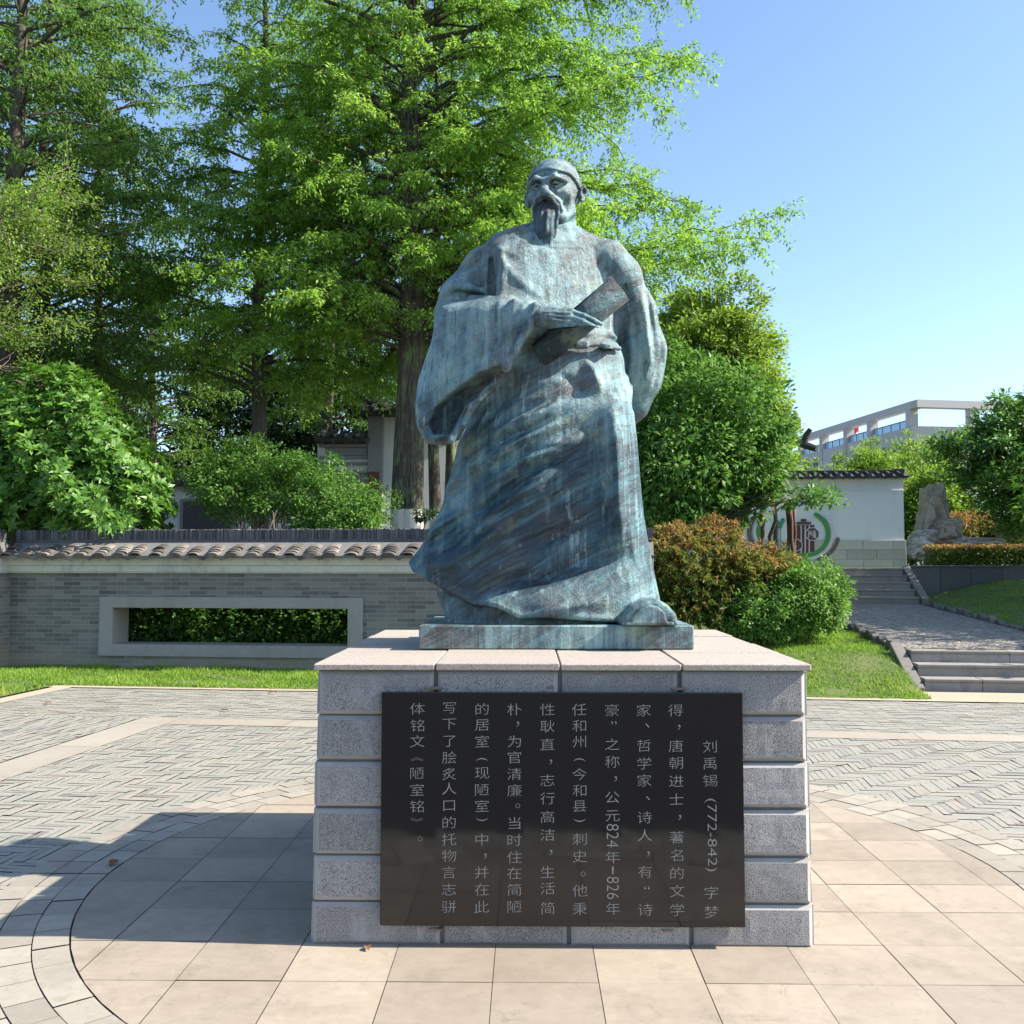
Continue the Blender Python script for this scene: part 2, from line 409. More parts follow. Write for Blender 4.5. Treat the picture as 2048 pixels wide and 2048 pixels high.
# crumbled mortar above and below the plaque
for px_, py_, w_, h_ in ((868, 1376, 46, 7), (1357, 1377, 38, 8), (1102, 1374, 14, 9), (872, 1858, 30, 7), (1335, 1860, 26, 6)):
    p_ = at(px_, py_, PCY-HY-0.01); k_ = 4.12/1938; mb = MB(); n = 9
    pts = [(p_[0]-PCX+w_*k_/2*math.cos(a)*random.uniform(.65, 1.1), p_[2]+h_*k_/2*math.sin(a)*random.uniform(.5, 1.2)) for a in np.linspace(0, 2*math.pi, n+1)[:-1]]
    mb.prism(pts, -HY-0.024, -HY+0.02, 0.5); mb.build('mortar_lump', M_chip, plinth, bevel=0.004)
# plaque on the front face, leaning with the batter
pl = empty('plaque', (0, 0, 0)); pl.parent = plinth
z_pl0, z_pl1, wpl = 0.100, 1.058, 0.753
pl.location = (0.0, -HY-0.018, z_pl0)
pb = MB(); pb.bevbox(-wpl, wpl, -0.034, -0.002, 0, z_pl1-z_pl0, 0.003)
slab = pb.build('slab', M_plaque, pl)
COLS = [
 (1497, [('刘',425),('禹',487),('锡',550),('|(772-842)',748,287),('字',957),('梦',1027)]),
 (1373, list(zip('得，唐朝进士，著名的文学',[292,358,423,485,552,617,688,757,822,887,952,1020]))),
 (1257, list(zip('家、哲学家、诗人，有“诗',[292,352,422,487,550,618,685,750,822,883,940,1020]))),
 (1140, list(zip('豪”之称，公元',[292,340,417,482,548,612,680]))+[('|824',752,92),('年',830),('|-',878,30),('|826',942,88),('年',1017)]),
 (1020, list(zip('任和州',[290,350,408]))+[('|(',475,12)]+list(zip('今和县',[528,588,645]))+[('|)',697,12)]+list(zip('刺史。他秉',[765,828,895,952,1018]))),
 (903, list(zip('性耿直，志行高洁，生活简',[290,352,418,487,550,617,685,750,818,885,945,1017]))),
 (782, list(zip('朴，为官清廉。当时住在简陋',[290,348,408,467,528,588,648,708,770,832,890,950,1013]))),
 (663, list(zip('的居室',[288,348,408]))+[('|(',475,12)]+list(zip('现陋室',[525,587,645]))+[('|)',695,12)]+list(zip('中，并在此',[768,832,888,950,1013]))),
 (543, list(zip('写下了脍炙人口的托物言志骈',[285,345,408,468,528,582,645,706,768,828,888,950,1013]))),
 (425, list(zip('体铭文',[288,350,408]))+[('|《',475,14)]+list(zip('陋室铭',[527,587,648]))+[('|》',697,14),('。',770)]),
]
ins = MB(); X0c, X1c, Z0c, Z1c = 292.0, 1619.0, 1084.0, 227.0
def pl_xy(cx, cy): return (-wpl+(cx-X0c)/(X1c-X0c)*2*wpl, (Z0c-cy)/(Z0c-Z1c)*(z_pl1-z_pl0))
for cx, items in COLS:
    for it in items:
        s, cy = it[0], it[1]; x, z = pl_xy(cx, cy)
        if s[0] == '|':                          # set sideways, reading downwards
            V, Fc = text_mesh(s[1:], 0.07, -0.001)
            if not len(V): continue
            V = V-(V.max(0)+V.min(0))/2
            L = it[2]*0.92/(Z0c-Z1c)*(z_pl1-z_pl0); w, h = np.ptp(V[:, 0]), np.ptp(V[:, 1])
            cw = 0.050 if s[1] not in '-' else 0.006
            vs = [(x+v[1]*cw/max(h, 1e-6), -0.0352, z-v[0]*L/max(w, 1e-6)) for v in V]
        else:
            V, Fc = text_mesh(s, 0.068, -0.0009)
            if not len(V): continue
            ctr = (V.max(0)+V.min(0))/2
            if s in '，、。':
                V = (V-ctr)*1.0; vs = [(x+0.014+v[0], -0.0352, z+0.004+v[1]) for v in V]
            elif s in '“”':
                V = (V-ctr); vs = [(x+0.008+v[0], -0.0352, z+v[1]) for v in V]
            else:
                V = (V-ctr); vs = [(x+v[0]*0.98, -0.0352, z+v[1]*0.80+v[0]*0.04) for v in V]
        ins.add(vs, Fc)
ins.build('inscription', M_letter, pl)
# ------------------------------------------------------------------ bronze statue (implicit surfaces, meshed here)
S = 380.0; SY = 5.10                             # statue units: 380 per metre in the plane y = SY
def K(px, py, d=0.0):                            # photo pixel at depth offset d -> statue coordinates (x, depth, down)
    Y = SY+d/S; p = at(px, py, Y)
    return np.array([1053+p[0]*S, d, 1125-(p[2]-EYE)*S])
def K2(pts, d=0.0): return np.array([K(x, y, d)[[0, 2]] for x, y in pts])
def sst0(x): x = np.clip(x, 0, 1); return x*x*(3-2*x)
def smin(a, b, k):
    h = np.clip(0.5+0.5*(b-a)/k, 0, 1); return b+(a-b)*h-k*h*(1-h)
def smax(a, b, k): return -smin(-a, -b, k)
def seg2(X, Z, a, b):
    ax, az = a; bx, bz = b; dx, dz = bx-ax, bz-az; L = dx*dx+dz*dz+1e-9
    t = np.clip(((X-ax)*dx+(Z-az)*dz)/L, 0, 1)
    return np.hypot(X-ax-t*dx, Z-az-t*dz), t
def poly_sdf(X, Z, P):
    d = np.full(X.shape, 1e9); s = np.zeros(X.shape, bool); n = len(P)
    for i in range(n):
        a, b = P[i], P[(i+1) % n]; d = np.minimum(d, seg2(X, Z, a, b)[0])
        c = (a[1] > Z) != (b[1] > Z)
        with np.errstate(divide='ignore', invalid='ignore'):
            xi = (b[0]-a[0])*(Z-a[1])/(b[1]-a[1]+1e-12)+a[0]
        s ^= c & (X < xi)
    return np.where(s, -d, d)
def line_dist(X, Z, P):
    d = np.full(X.shape, 1e9); tt = np.zeros(X.shape); n = len(P)-1
    for i in range(n):
        q, t = seg2(X, Z, P[i], P[i+1]); m = q < d; d = np.where(m, q, d); tt = np.where(m, (i+t)/n, tt)
    return d, tt
class Field:
    def __init__(s, lo, hi, cell):
        s.lo = np.array(lo, float); s.c = cell; s.n = np.ceil((np.array(hi)-s.lo)/cell).astype(int)+1
        s.ax = [s.lo[i]+cell*np.arange(s.n[i]) for i in range(3)]
        s.F = np.full(s.n, 80.0, np.float32)
        s.X2, s.Z2 = np.meshgrid(s.ax[0], s.ax[2], indexing='ij')
    def sl(s, lo, hi):
        r = []
        for i in range(3):
            a = int(max(0, math.floor((lo[i]-s.lo[i])/s.c))); b = int(min(s.n[i], math.ceil((hi[i]-s.lo[i])/s.c)+1))
            if b <= a: return None
            r.append(slice(a, b))
        return tuple(r)
    def grid(s, r): return np.meshgrid(*[s.ax[i][r[i]].astype(np.float32) for i in range(3)], indexing='ij', sparse=True)
    def put(s, r, d, k, op):
        A = s.F[r]
        s.F[r] = smin(A, d, k) if op > 0 else smax(A, -d, k)
    def cone(s, a, b, ra, rb, k=8, op=1):
        a, b = np.array(a, float), np.array(b, float); m = max(ra, rb)+k+6
        r = s.sl(np.minimum(a, b)-m, np.maximum(a, b)+m)
        if r is None: return
        X, D, Z = s.grid(r); v = b-a; L = (v*v).sum()+1e-9
        t = np.clip(((X-a[0])*v[0]+(D-a[1])*v[1]+(Z-a[2])*v[2])/L, 0, 1)
        d = np.sqrt((X-a[0]-t*v[0])**2+(D-a[1]-t*v[1])**2+(Z-a[2]-t*v[2])**2)-(ra+(rb-ra)*t)
        s.put(r, d, k, op)
    def chain(s, pts, rad, k=8, op=1):
        for i in range(len(pts)-1): s.cone(pts[i], pts[i+1], rad[i], rad[i+1], k, op)
    def ell(s, c, rr, k=8, op=1, rot=None):
        c = np.array(c, float); rr = np.array(rr, float); m = rr.max()+k+6; r = s.sl(c-m, c+m)
        if r is None: return
        X, D, Z = s.grid(r); X, D, Z = X-c[0], D-c[1], Z-c[2]
        if rot is not None:
            Q = np.array(rot); X, D, Z = Q[0, 0]*X+Q[1, 0]*D+Q[2, 0]*Z, Q[0, 1]*X+Q[1, 1]*D+Q[2, 1]*Z, Q[0, 2]*X+Q[1, 2]*D+Q[2, 2]*Z
        k0 = np.sqrt((X/rr[0])**2+(D/rr[1])**2+(Z/rr[2])**2); k1 = np.sqrt((X/rr[0]**2)**2+(D/rr[1]**2)**2+(Z/rr[2]**2)**2)+1e-9
        s.put(r, (k0*(k0-1)/k1).astype(np.float32), k, op)
    def slabpoly(s, P, dc, hd, rnd, k=8, op=1):   # polygon in x-z, extruded in depth about surface dc(x,z)
        q = poly_sdf(s.X2, s.Z2, P)+rnd; D = s.ax[1][None, :, None]
        dcv = dc if np.isscalar(dc) else dc[:, None, :]; hv = hd if np.isscalar(hd) else hd[:, None, :]
        w = np.abs(D-dcv)-hv+rnd; q3 = q[:, None, :]
        d = np.minimum(np.maximum(q3, w), 0)+np.sqrt(np.maximum(q3, 0)**2+np.maximum(w, 0)**2)-rnd
        s.F[:] = smin(s.F, d, k) if op > 0 else smax(s.F, -d, k)
    def mesh(s):
        F = s.F; inside = F < 0; nx, ny, nz = F.shape
        acc = np.zeros((nx-1, ny-1, nz-1, 3), np.float32); cnt = np.zeros((nx-1, ny-1, nz-1), np.float32)
        cr = []
        for ax in range(3):
            a = [slice(None)]*3; b = [slice(None)]*3; a[ax] = slice(0, -1); b[ax] = slice(1, None)
            fa, fb = F[tuple(a)], F[tuple(b)]; c = (fa < 0) != (fb < 0); cr.append(c)
            idx = np.argwhere(c); t = (fa[c]/(fa[c]-fb[c]+1e-12)).astype(np.float32)
            p = idx.astype(np.float32); p[:, ax] += t
            o1, o2 = [i for i in range(3) if i != ax]
            for e1 in (0, -1):
                for e2 in (0, -1):
                    q = idx.copy(); q[:, o1] += e1; q[:, o2] += e2
                    ok = (q[:, o1] >= 0) & (q[:, o2] >= 0) & (q[:, o1] < F.shape[o1]-1) & (q[:, o2] < F.shape[o2]-1)
                    np.add.at(acc, tuple(q[ok].T), p[ok]); np.add.at(cnt, tuple(q[ok].T), 1)
        act = cnt > 0; vid = -np.ones(cnt.shape, np.int64); vid[act] = np.arange(act.sum())
        V = acc[act]/cnt[act][:, None]; V = s.lo+V*s.c; Q = []
        for ax in range(3):
            c = cr[ax]; o1, o2 = (ax+1) % 3, (ax+2) % 3; idx = np.argwhere(c)
            ok = (idx[:, o1] > 0) & (idx[:, o2] > 0) & (idx[:, o1] < F.shape[o1]-1) & (idx[:, o2] < F.shape[o2]-1); idx = idx[ok]
            def g(e1, e2):
                q = idx.copy(); q[:, o1] += e1; q[:, o2] += e2; return vid[tuple(q.T)]
            q = np.stack([g(-1, -1), g(0, -1), g(0, 0), g(-1, 0)], 1)
            flip = ~inside[tuple(idx.T)]; q[flip] = q[flip][:, ::-1]; Q.append(q)
        return V, np.concatenate(Q)
def to_world(V):
    return np.stack([(V[:, 0]-1053)/S, SY+V[:, 1]/S, EYE+(1125-V[:, 2])/S], 1)
def field_obj(name, f, mat, parent, smooth_it=2):
    V, Q = f.mesh(); W_ = to_world(V); me = bpy.data.meshes.new(name)
    e = np.concatenate([Q[:, [0, 1]], Q[:, [1, 2]], Q[:, [2, 3]], Q[:, [3, 0]]])
    for _ in range(smooth_it):
        s_ = np.zeros_like(W_); n_ = np.zeros(len(W_))
        for a, b in ((0, 1), (1, 0)):
            np.add.at(s_, e[:, a], W_[e[:, b]]); np.add.at(n_, e[:, a], 1)
        W_ = W_*0.5+0.5*s_/np.maximum(n_, 1)[:, None]
    W_ = W_-np.array(parent.location)
    # statue x axis is right, depth is away, so quads come out consistently; let Blender fix the winding
    me.from_pydata(W_.tolist(), [], Q.tolist()); me.update()
    bm = bmesh.new(); bm.from_mesh(me); bmesh.ops.recalc_face_normals(bm, faces=bm.faces); bm.to_mesh(me); bm.free()
    return link(name, me, mat, parent, True)

def bronze_mat(name='bronze_patina', dark=1.0, seed=0.0):
    N = NT(name); P = N.coord(loc=(seed, seed*.7, seed*.3)); PS = N.coord((7, 7, 0.45), loc=(seed, 0, 0))
    PD = N.coord2((0, R(29), 0), (1.5, 3.0, 12.0)); PF = N.coord2((0, R(26), 0), (4, 6, 36.0))
    big = N.noise(P, 2.0, 6, 0.60, 0.5); mid = N.noise(P, 6, 7, 0.58, 0.4); fine = N.noise(P, 70, 5, 0.72)
    streak = N.noise(PS, 2.4, 7, 0.68, 0.3); diag = N.noise(PD, 1.5, 7, 0.66, 0.5); dfine = N.noise(PF, 1.5, 5, 0.65)
    z = N.n('SeparateXYZ', {0: N.coord()}).outputs[2]
    up = N.ramp(N.math('MULTIPLY', z, 0.4), [(0.0, 0.75), (0.075, 0.6), (0.13, 0.0), (0.40, 0.0), (0.60, 1.0)])   # sunlit paleness painted into the patina of shoulders, chest and hem
    sc_ = lambda q: tuple(v*dark for v in q)
    col = N.mix(N.ramp(mid, [(0.32, 0.0), (0.68, 1.0)]), sc_((0.036, 0.039, 0.043)), sc_((0.128, 0.135, 0.138)))
    col = N.mix(N.ramp(big, [(0.42, 0.0), (0.58, 0.82*dark)]), col, (0.042, 0.185, 0.245))
    col = N.mix(N.ramp(diag, [(0.52, 0.0), (0.62, 0.75*dark)]), col, (0.115, 0.265, 0.305))
    col = N.mix(N.ramp(N.mix(0.5, diag, dfine), [(0.43, 0.9), (0.485, 0.0)]), col, (0.024, 0.027, 0.032))
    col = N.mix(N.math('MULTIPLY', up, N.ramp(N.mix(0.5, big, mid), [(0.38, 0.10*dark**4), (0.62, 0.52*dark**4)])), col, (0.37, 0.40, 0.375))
    col = N.mix(N.ramp(N.mix(0.5, streak, big), [(0.49, 0.0), (0.61, 0.85*dark**2)]), col, (0.34, 0.475, 0.455))
    s2 = N.noise(N.coord((10, 10, 0.25), loc=(seed+3, 1, 0)), 3.2, 6, 0.62, 0.8)
    col = N.mix(N.math('MULTIPLY', N.ramp(s2, [(0.59, 0.0), (0.64, 0.65*dark**2)]), N.ramp(mid, [(0.42, 0.15), (0.55, 1.0)])), col, (0.45, 0.57, 0.52))
    col = N.mix(N.ramp(s2, [(0.36, 0.55), (0.42, 0.0)]), col, (0.042, 0.040, 0.044))
    och = N.noise(P, 3.1, 7, 0.72)
    col = N.mix(N.ramp(och, [(0.57, 0.0), (0.66, 0.6)]), col, (0.30, 0.33, 0.20))
    col = N.mix(N.ramp(fine, [(0.36, 0.35), (0.46, 0.0)]), col, (0.05, 0.047, 0.048))
    mid_robe = N.ramp(N.math('MULTIPLY', z, 0.4), [(0.05, 0.0), (0.12, 1.0), (0.36, 1.0), (0.46, 0.0)])   # darker blue band across the middle of the robe
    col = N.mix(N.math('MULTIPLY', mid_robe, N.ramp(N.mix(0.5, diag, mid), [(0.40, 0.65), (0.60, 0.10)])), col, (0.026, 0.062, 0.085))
    col = N.mix(1.0, col, (0.83, 0.885, 0.895), 'MULTIPLY')
    h = N.mix(0.5, N.noise(P, 34, 7, 0.74), N.noise(P, 11, 6, 0.62))
    nrm = N.bump(N.mix(0.30, h, dfine), 1.0, 0.026, N.bump(fine, 0.5, 0.005))
    return N.done(col, N.ramp(mid, [(0.3, 0.42), (0.7, 0.64)]), 0.12, nrm, 0.45)
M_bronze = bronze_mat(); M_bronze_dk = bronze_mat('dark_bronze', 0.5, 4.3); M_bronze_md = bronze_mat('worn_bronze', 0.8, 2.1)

statue = empty('bronze_statue', (PCX, SY, ZT))
tag(statue, 'weathered blue-green bronze statue of a bearded robed man holding a scroll', 'statue')
# --- base plate
bp = MB(); L0, L1 = -0.525-PCX, 0.812-PCX
bp.bevbox(L0, L1, 4.735-SY, 5.53-SY, 0.003, 0.119, 0.006)
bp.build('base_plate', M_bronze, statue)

# --- robe
f = Field((800, -190, 440), (1362, 165, 1262), 2.7)
X, D, Z = [a.astype(np.float32) for a in np.meshgrid(*f.ax, indexing='ij', sparse=True)]
zz = f.ax[2]
def tab(pts, col):
    P = np.array(pts, float); o = np.argsort(P[:, 1]); return np.interp(zz, P[o, 1], P[o, 0])
def loft(left, right, front, back, z0, z1, n=2.3, cd=None, shear=0.0):
    l = tab(K2(left), 0); r = tab(K2(right), 0)
    fr = np.interp(zz, [K(1100, y)[2] for y, _ in front], [q for _, q in front]); bk = np.interp(zz, [K(1100, y)[2] for y, _ in back], [q for _, q in back])
    cx, hx = (l+r)/2, (r-l)/2; c = (fr+bk)/2 if cd is None else np.full_like(zz, cd)
    e = D-c[None, None, :]-shear*(X-cx[None, None, :]); hd = np.where(e < 0, (c-fr)[None, None, :], (bk-c)[None, None, :])
    q = ((np.abs((X-cx[None, None, :])/hx[None, None, :])**n)+(np.abs(e/hd)**n))**(1/n)
    d = (q-1)*np.minimum(hx[None, None, :], hd)*0.92
    return np.maximum(d, np.maximum(K(1100, z0)[2]-Z, Z-K(1100, z1)[2])).astype(np.float32)
torso = loft([(1070, 440), (1055, 458), (1020, 470), (985, 487), (968, 515), (965, 560), (966, 620), (970, 668), (988, 692), (992, 705)],
             [(1152, 440), (1158, 456), (1195, 468), (1238, 486), (1252, 515), (1250, 560), (1246, 620), (1243, 668), (1238, 690), (1236, 705)],
             [(440, -38), (458, -44), (485, -56), (530, -74), (590, -88), (640, -96), (672, -98), (690, -86), (705, -78)],
             [(440, 50), (458, 60), (485, 74), (540, 84), (640, 78), (705, 74)], 446, 698, 2.25, shear=0.36)
hem2 = [(790, 1112), (813, 1131), (821, 1144), (856, 1164), (900, 1190), (930, 1205), (945, 1212), (975, 1213), (995, 1216), (1012, 1224), (1035, 1237), (1091, 1236), (1150, 1240), (1240, 1246), (1380, 1250)]
skl = [(990, 690), (984, 707), (970, 760), (948, 815), (922, 876), (906, 926), (882, 1018), (846, 1085), (811, 1131), (806, 1150), (812, 1200), (815, 1254)]
skr = [(1236, 690), (1243, 707), (1250, 735), (1260, 777), (1267, 865), (1273, 926), (1287, 1035), (1306, 1124), (1322, 1201), (1330, 1254)]
skirt = loft(skl, skr, [(690, -76), (710, -84), (780, -98), (900, -100), (1000, -94), (1080, -90), (1125, -90), (1165, -90), (1205, -93), (1254, -94)],
             [(690, 74), (780, 92), (900, 104), (1050, 116), (1254, 130)], 690, 1262, 2.15)
# cut the outer robe along its hem
H = np.array([K(x, y, -60 if x < 860 else -120) for x, y in hem2])
hemz = np.interp(f.ax[0], H[:, 0], H[:, 2]).astype(np.float32)
hem_cut = (Z-hemz[:, None, None])*0.85
# hand-placed folds on the front: (polyline, amplitude, width)
folds = [
 ([(1186, 822), (1100, 853), (1000, 905), (935, 945)], 7, 11), ([(1187, 862), (1110, 888), (1030, 930), (945, 975)], 8, 11),
 ([(1190, 918), (1108, 945), (1040, 985), (945, 1058), (868, 1118)], 9, 13), ([(1174, 965), (1092, 985), (992, 1052), (892, 1124), (826, 1141)], 9, 13),
 ([(1058, 1025), (975, 1078), (909, 1127), (858, 1152)], 8, 11), ([(1185, 790), (1100, 815), (1010, 850), (960, 880)], 6, 10),
 ([(1100, 1085), (1010, 1130), (930, 1165), (880, 1165)], 6, 14), ([(1224, 1134), (1108, 1174), (1000, 1205), (950, 1210)], 9, 16),
 ([(1240, 1190), (1150, 1212), (1050, 1226)], 7, 14),
 ([(1090, 970), (1020, 1010), (930, 1065), (850, 1128)], -9, 9), ([(1092, 955), (1000, 995), (920, 1045)], -6, 7),
 ([(1150, 880), (1060, 905), (960, 962)], -7, 7), ([(1150, 905), (1050, 950), (960, 1012)], -7, 7), ([(1120, 838), (1030, 868), (950, 912)], -6, 7),
 ([(1050, 1020), (985, 1055), (905, 1110)], -8, 8), ([(1190, 1140), (1080, 1158), (985, 1160)], -9, 13), ([(1180, 1030), (1100, 1080), (1040, 1130)], -9, 24),
 ([(1222, 740), (1232, 800), (1234, 900), (1236, 1000), (1245, 1090), (1262, 1180)], 26, 34), ([(1205, 900), (1205, 1000), (1215, 1080)], -8, 14),
 ([(1150, 760), (1120, 800), (1060, 840), (1000, 860)], 5, 12), ([(1040, 730), (1010, 790), (970, 850)], -8, 18),
 ([(1160, 700), (1190, 740), (1205, 790)], 7, 14), ([(1100, 735), (1150, 765), (1180, 800)], -4, 10),
 ([(1256, 1000), (1266, 1080), (1285, 1160)], 5, 9), ([(1250, 830), (1255, 930), (1266, 1020)], -4, 6),
 ([(900, 940), (880, 1020), (850, 1085), (825, 1125)], 6, 12)]
disp = np.zeros(f.X2.shape)
for P, amp, wd in folds:
    q, t = line_dist(f.X2, f.Z2, K2(P, -105)); disp += 1.5*amp*np.exp(-(q/wd)**1.5)*sst0(np.minimum(t*2.2, (1-t)*3))
# shallow swirling ripples parallel to the folds
ang = np.arctan2(f.Z2-1500, f.X2-760); rad = np.hypot(f.X2-760, f.Z2-1500)
mask = np.clip((f.Z2-760)/60, 0, 1)*np.clip((1150-f.Z2)/60, 0, 1)*np.clip((1225-f.X2)/90, 0, 1)
wv = 0.5*(f.X2-1000)+f.Z2*0.93+18*np.sin(f.X2/70)
disp += mask*(2.4*np.sin(wv/9.5+1.5*np.sin(f.X2/55))+1.5*np.sin(wv/5.3+f.X2/40+1.3*np.sin(f.X2/31)))
hl = np.interp(f.X2, K2([(840, 1180), (900, 1192), (960, 1180), (1060, 1150), (1235, 1105)], -110)[:, 0], K2([(840, 1180), (900, 1192), (960, 1180), (1060, 1150), (1235, 1105)], -110)[:, 1])
disp += 27*sst0((f.Z2-hl)/62)*np.clip((f.X2-850)/150, 0, 1)*np.clip((1300-f.X2)/50, 0, 1)
side_w = np.clip((-D+10)/60, 0, 1)
skirt = skirt-(disp[:, None, :]*side_w).astype(np.float32)
# soft hem turned outwards as a thin rim
rim = np.exp(-((Z-hemz[:, None, None]+6)/7)**2)*3.0
skirt = smax(skirt-rim*side_w, hem_cut, 4)
# torso folds
tf = [([(985, 512), (990, 560), (985, 610)], -4, 9), ([(1003, 505), (1005, 570), (1000, 620)], 3, 9), ([(998, 503), (1030, 512), (1060, 500)], 3, 9),
      ([(1235, 520), (1240, 580), (1238, 650)], -10, 7), ([(1222, 520), (1228, 590), (1226, 640)], 5, 8), ([(1000, 520), (1030, 560), (1080, 600)], 3, 9),
      ([(1180, 672), (1215, 668), (1240, 655)], 8, 11), ([(1110, 690), (1175, 688), (1238, 682)], -6, 6), ([(1120, 655), (1170, 664), (1236, 660)], 5, 9),
      ([(1060, 486), (1110, 495), (1170, 490)], -3, 4), ([(1075, 470), (1115, 476), (1160, 468)], 3, 5)]
dt = np.zeros(f.X2.shape)
for P, amp, wd in tf:
    q, t = line_dist(f.X2, f.Z2, K2(P, -80)); dt += amp*np.exp(-(q/wd)**2)
torso = torso-(dt[:, None, :]*np.clip((-D+10)/40, 0, 1)).astype(np.float32)
f.F[:] = smin(torso, skirt, 7)
# inner robe / leg seen below the lifted hem on the left
inner = loft([(905, 1120), (875, 1185), (884, 1215), (890, 1240), (888, 1256)], [(1230, 1120), (1240, 1200), (1245, 1256)],
             [(1120, -70), (1200, -86), (1256, -96)], [(1120, 90), (1256, 100)], 1120, 1259, 2.6)
iw = 3.5*np.sin(f.X2/9+f.Z2/40); inner = inner-(iw[:, None, :]*side_w).astype(np.float32)
f.F[:] = smin(f.F, inner, 6)
# shoulders and arms
f.chain([K(1050, 494, 5), K(1004, 512, 2), K(966, 538, -10), K(920, 592, -28), K(903, 628, -40)], [28, 34, 38, 36, 35], 18)
f.chain([K(903, 640, -62), K(965, 640, -96), K(1045, 635, -122)], [33, 32, 23], 9)
f.chain([K(1165, 496, 5), K(1216, 520, 4), K(1243, 552, 8), K(1272, 625, 26), K(1288, 700, 44), K(1282, 745, 55)], [27, 36, 37, 38, 43, 43], 18)
f.chain([K(1284, 735, 55), K(1245, 775, 88), K(1180, 800, 112)], [42, 42, 38], 18)
f.chain([K(1284, 770, 60), K(1268, 815, 72), K(1258, 842, 76)], [36, 27, 14], 18)
# hanging wide sleeve
SLV = K2([(880, 610), (925, 606), (1000, 606), (1066, 610), (1064, 640), (1040, 690), (1014, 738), (975, 775), (950, 806), (934, 840), (916, 874), (886, 889), (850, 882), (833, 856), (828, 812), (834, 757), (862, 680), (868, 645)], -95)
tx = np.clip((f.X2-830)/(1075-830), 0, 1); tz = np.clip((f.Z2-600)/290, 0, 1)
dcs = -48-62*tx-18*tz
wob = 9*np.sin((f.X2+0.62*f.Z2)/13+1.2*np.sin(f.Z2/60))*tz+3*np.sin((f.X2+0.5*f.Z2)/6.3)*tz*tz
f.slabpoly(SLV, dcs+wob*0.9, 44+0*wob, 26, 16)
# drapery ridges on the sleeve
for P, rr in (([(1030, 606), (1016, 660), (1004, 708), (1012, 734)], 9), ([(1070, 612), (1058, 652), (1030, 702), (1012, 734)], 8),
              ([(1000, 610), (975, 690), (900, 780), (862, 842)], 6), ([(960, 640), (905, 720), (855, 800)], 6), ([(925, 640), (872, 720), (845, 800), (842, 850)], 7),
              ([(1012, 728), (962, 742), (908, 772), (862, 808), (847, 846), (860, 874), (902, 878), (926, 848), (946, 810), (986, 770)], 6.5)):
    dd = [-48-62*np.clip((x-830)/245, 0, 1)-18*np.clip((y-600)/290, 0, 1)-40 for x, y in P]
    f.chain([K(x, y, d) for (x, y), d in zip(P, dd)], [rr]*len(P), 8)
# recess of the sleeve mouth
REC = K2([(1004, 734), (958, 747), (908, 780), (868, 814), (856, 845), (866, 868), (900, 869), (914, 842), (930, 812), (968, 776), (1000, 752)], -125)
f.slabpoly(REC, dcs-40, 62, 7, 4, -1)
# crease in the elbow, gap between body and right arm
f.chain([K(880, 598, -58), K(915, 590, -72), K(948, 590, -80), K(966, 594, -84)], [6, 8, 7, 3], 8, -1)
f.chain([K(900, 572, -66), K(935, 574, -78), K(968, 582, -82)], [5, 7, 4], 7)
f.chain([K(945, 600, -88), K(980, 603, -100), K(1020, 603, -112)], [10, 9, 7], 9)
f.chain([K(984, 524, -70), K(984, 560, -82), K(985, 600, -92)], [4, 5, 5], 10, -1)
am = np.clip((f.X2-1243)/14, 0, 1)*np.clip((f.Z2-535)/60, 0, 1)*np.clip((840-f.Z2)/40, 0, 1)
cl = np.interp(f.Z2, [500, 640, 720, 850], [1250, 1285, 1296, 1262])
ar = (2.3*np.sin((f.X2-cl)/5.2+0.8*np.sin(f.Z2/45))+1.4*np.sin((f.X2-cl)/2.9+f.Z2/60))*am
f.F[:] -= (ar[:, None, :]*np.clip((40-D)/30, 0, 1)).astype(np.float32)
f.chain([K(1250, 560, -20), K(1250, 630, -8), K(1253, 680, 0)], [3, 6, 4], 9, -1)
# collar
for i in range(16):
    a0, a1 = 2*math.pi*i/16, 2*math.pi*(i+1)/16
    c = K(1110, 464, 2)
    p = [c+np.array([49*math.cos(a), 8+50*math.sin(a), 7*math.sin(a)*-1]) for a in (a0, a1)]
    f.cone(p[0], p[1], 7, 7, 10)
# shoe (toe pushed out under the hem)
SH = K2([(1243, 1249), (1246, 1232), (1262, 1212), (1285, 1200), (1312, 1197), (1332, 1208), (1350, 1228), (1354, 1249)], -130)
f.slabpoly(SH, -108.0, 46.0, 9, 10)
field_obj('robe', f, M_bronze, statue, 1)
# toe front plate of the shoe
f = Field((1215, -175, 1180), (1350, -130, 1255), 1.6)
TP = K2([(1262, 1247), (1263, 1232), (1278, 1217), (1296, 1209), (1314, 1212), (1330, 1226), (1334, 1247)], -152)
f.slabpoly(TP, -154.0, 8.0, 4, 2)
f.slabpoly(K2([(1250, 1250), (1250, 1243), (1346, 1243), (1346, 1250)], -150), -150.0, 12.0, 3, 3)
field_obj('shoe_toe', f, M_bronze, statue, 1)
# belt with knot
f = Field((1080, -130, 660), (1262, -20, 715), 1.9)
for (a, b, r) in (((1120, 693, -92), (1165, 690, -92), 5.5), ((1165, 690, -92), (1205, 689, -84), 5), ((1205, 689, -84), (1238, 697, -52), 5)):
    f.cone(K(*a), K(*b), r, r, 4)
f.slabpoly(K2([(1150, 683), (1177, 683), (1177, 697), (1150, 697)], -95), -94.0, 8.0, 3, 2)
f.slabpoly(K2([(1203, 687), (1222, 690), (1226, 706), (1206, 702)], -78), -78.0, 12.0, 3, 2)
field_obj('belt', f, M_bronze, statue, 1)

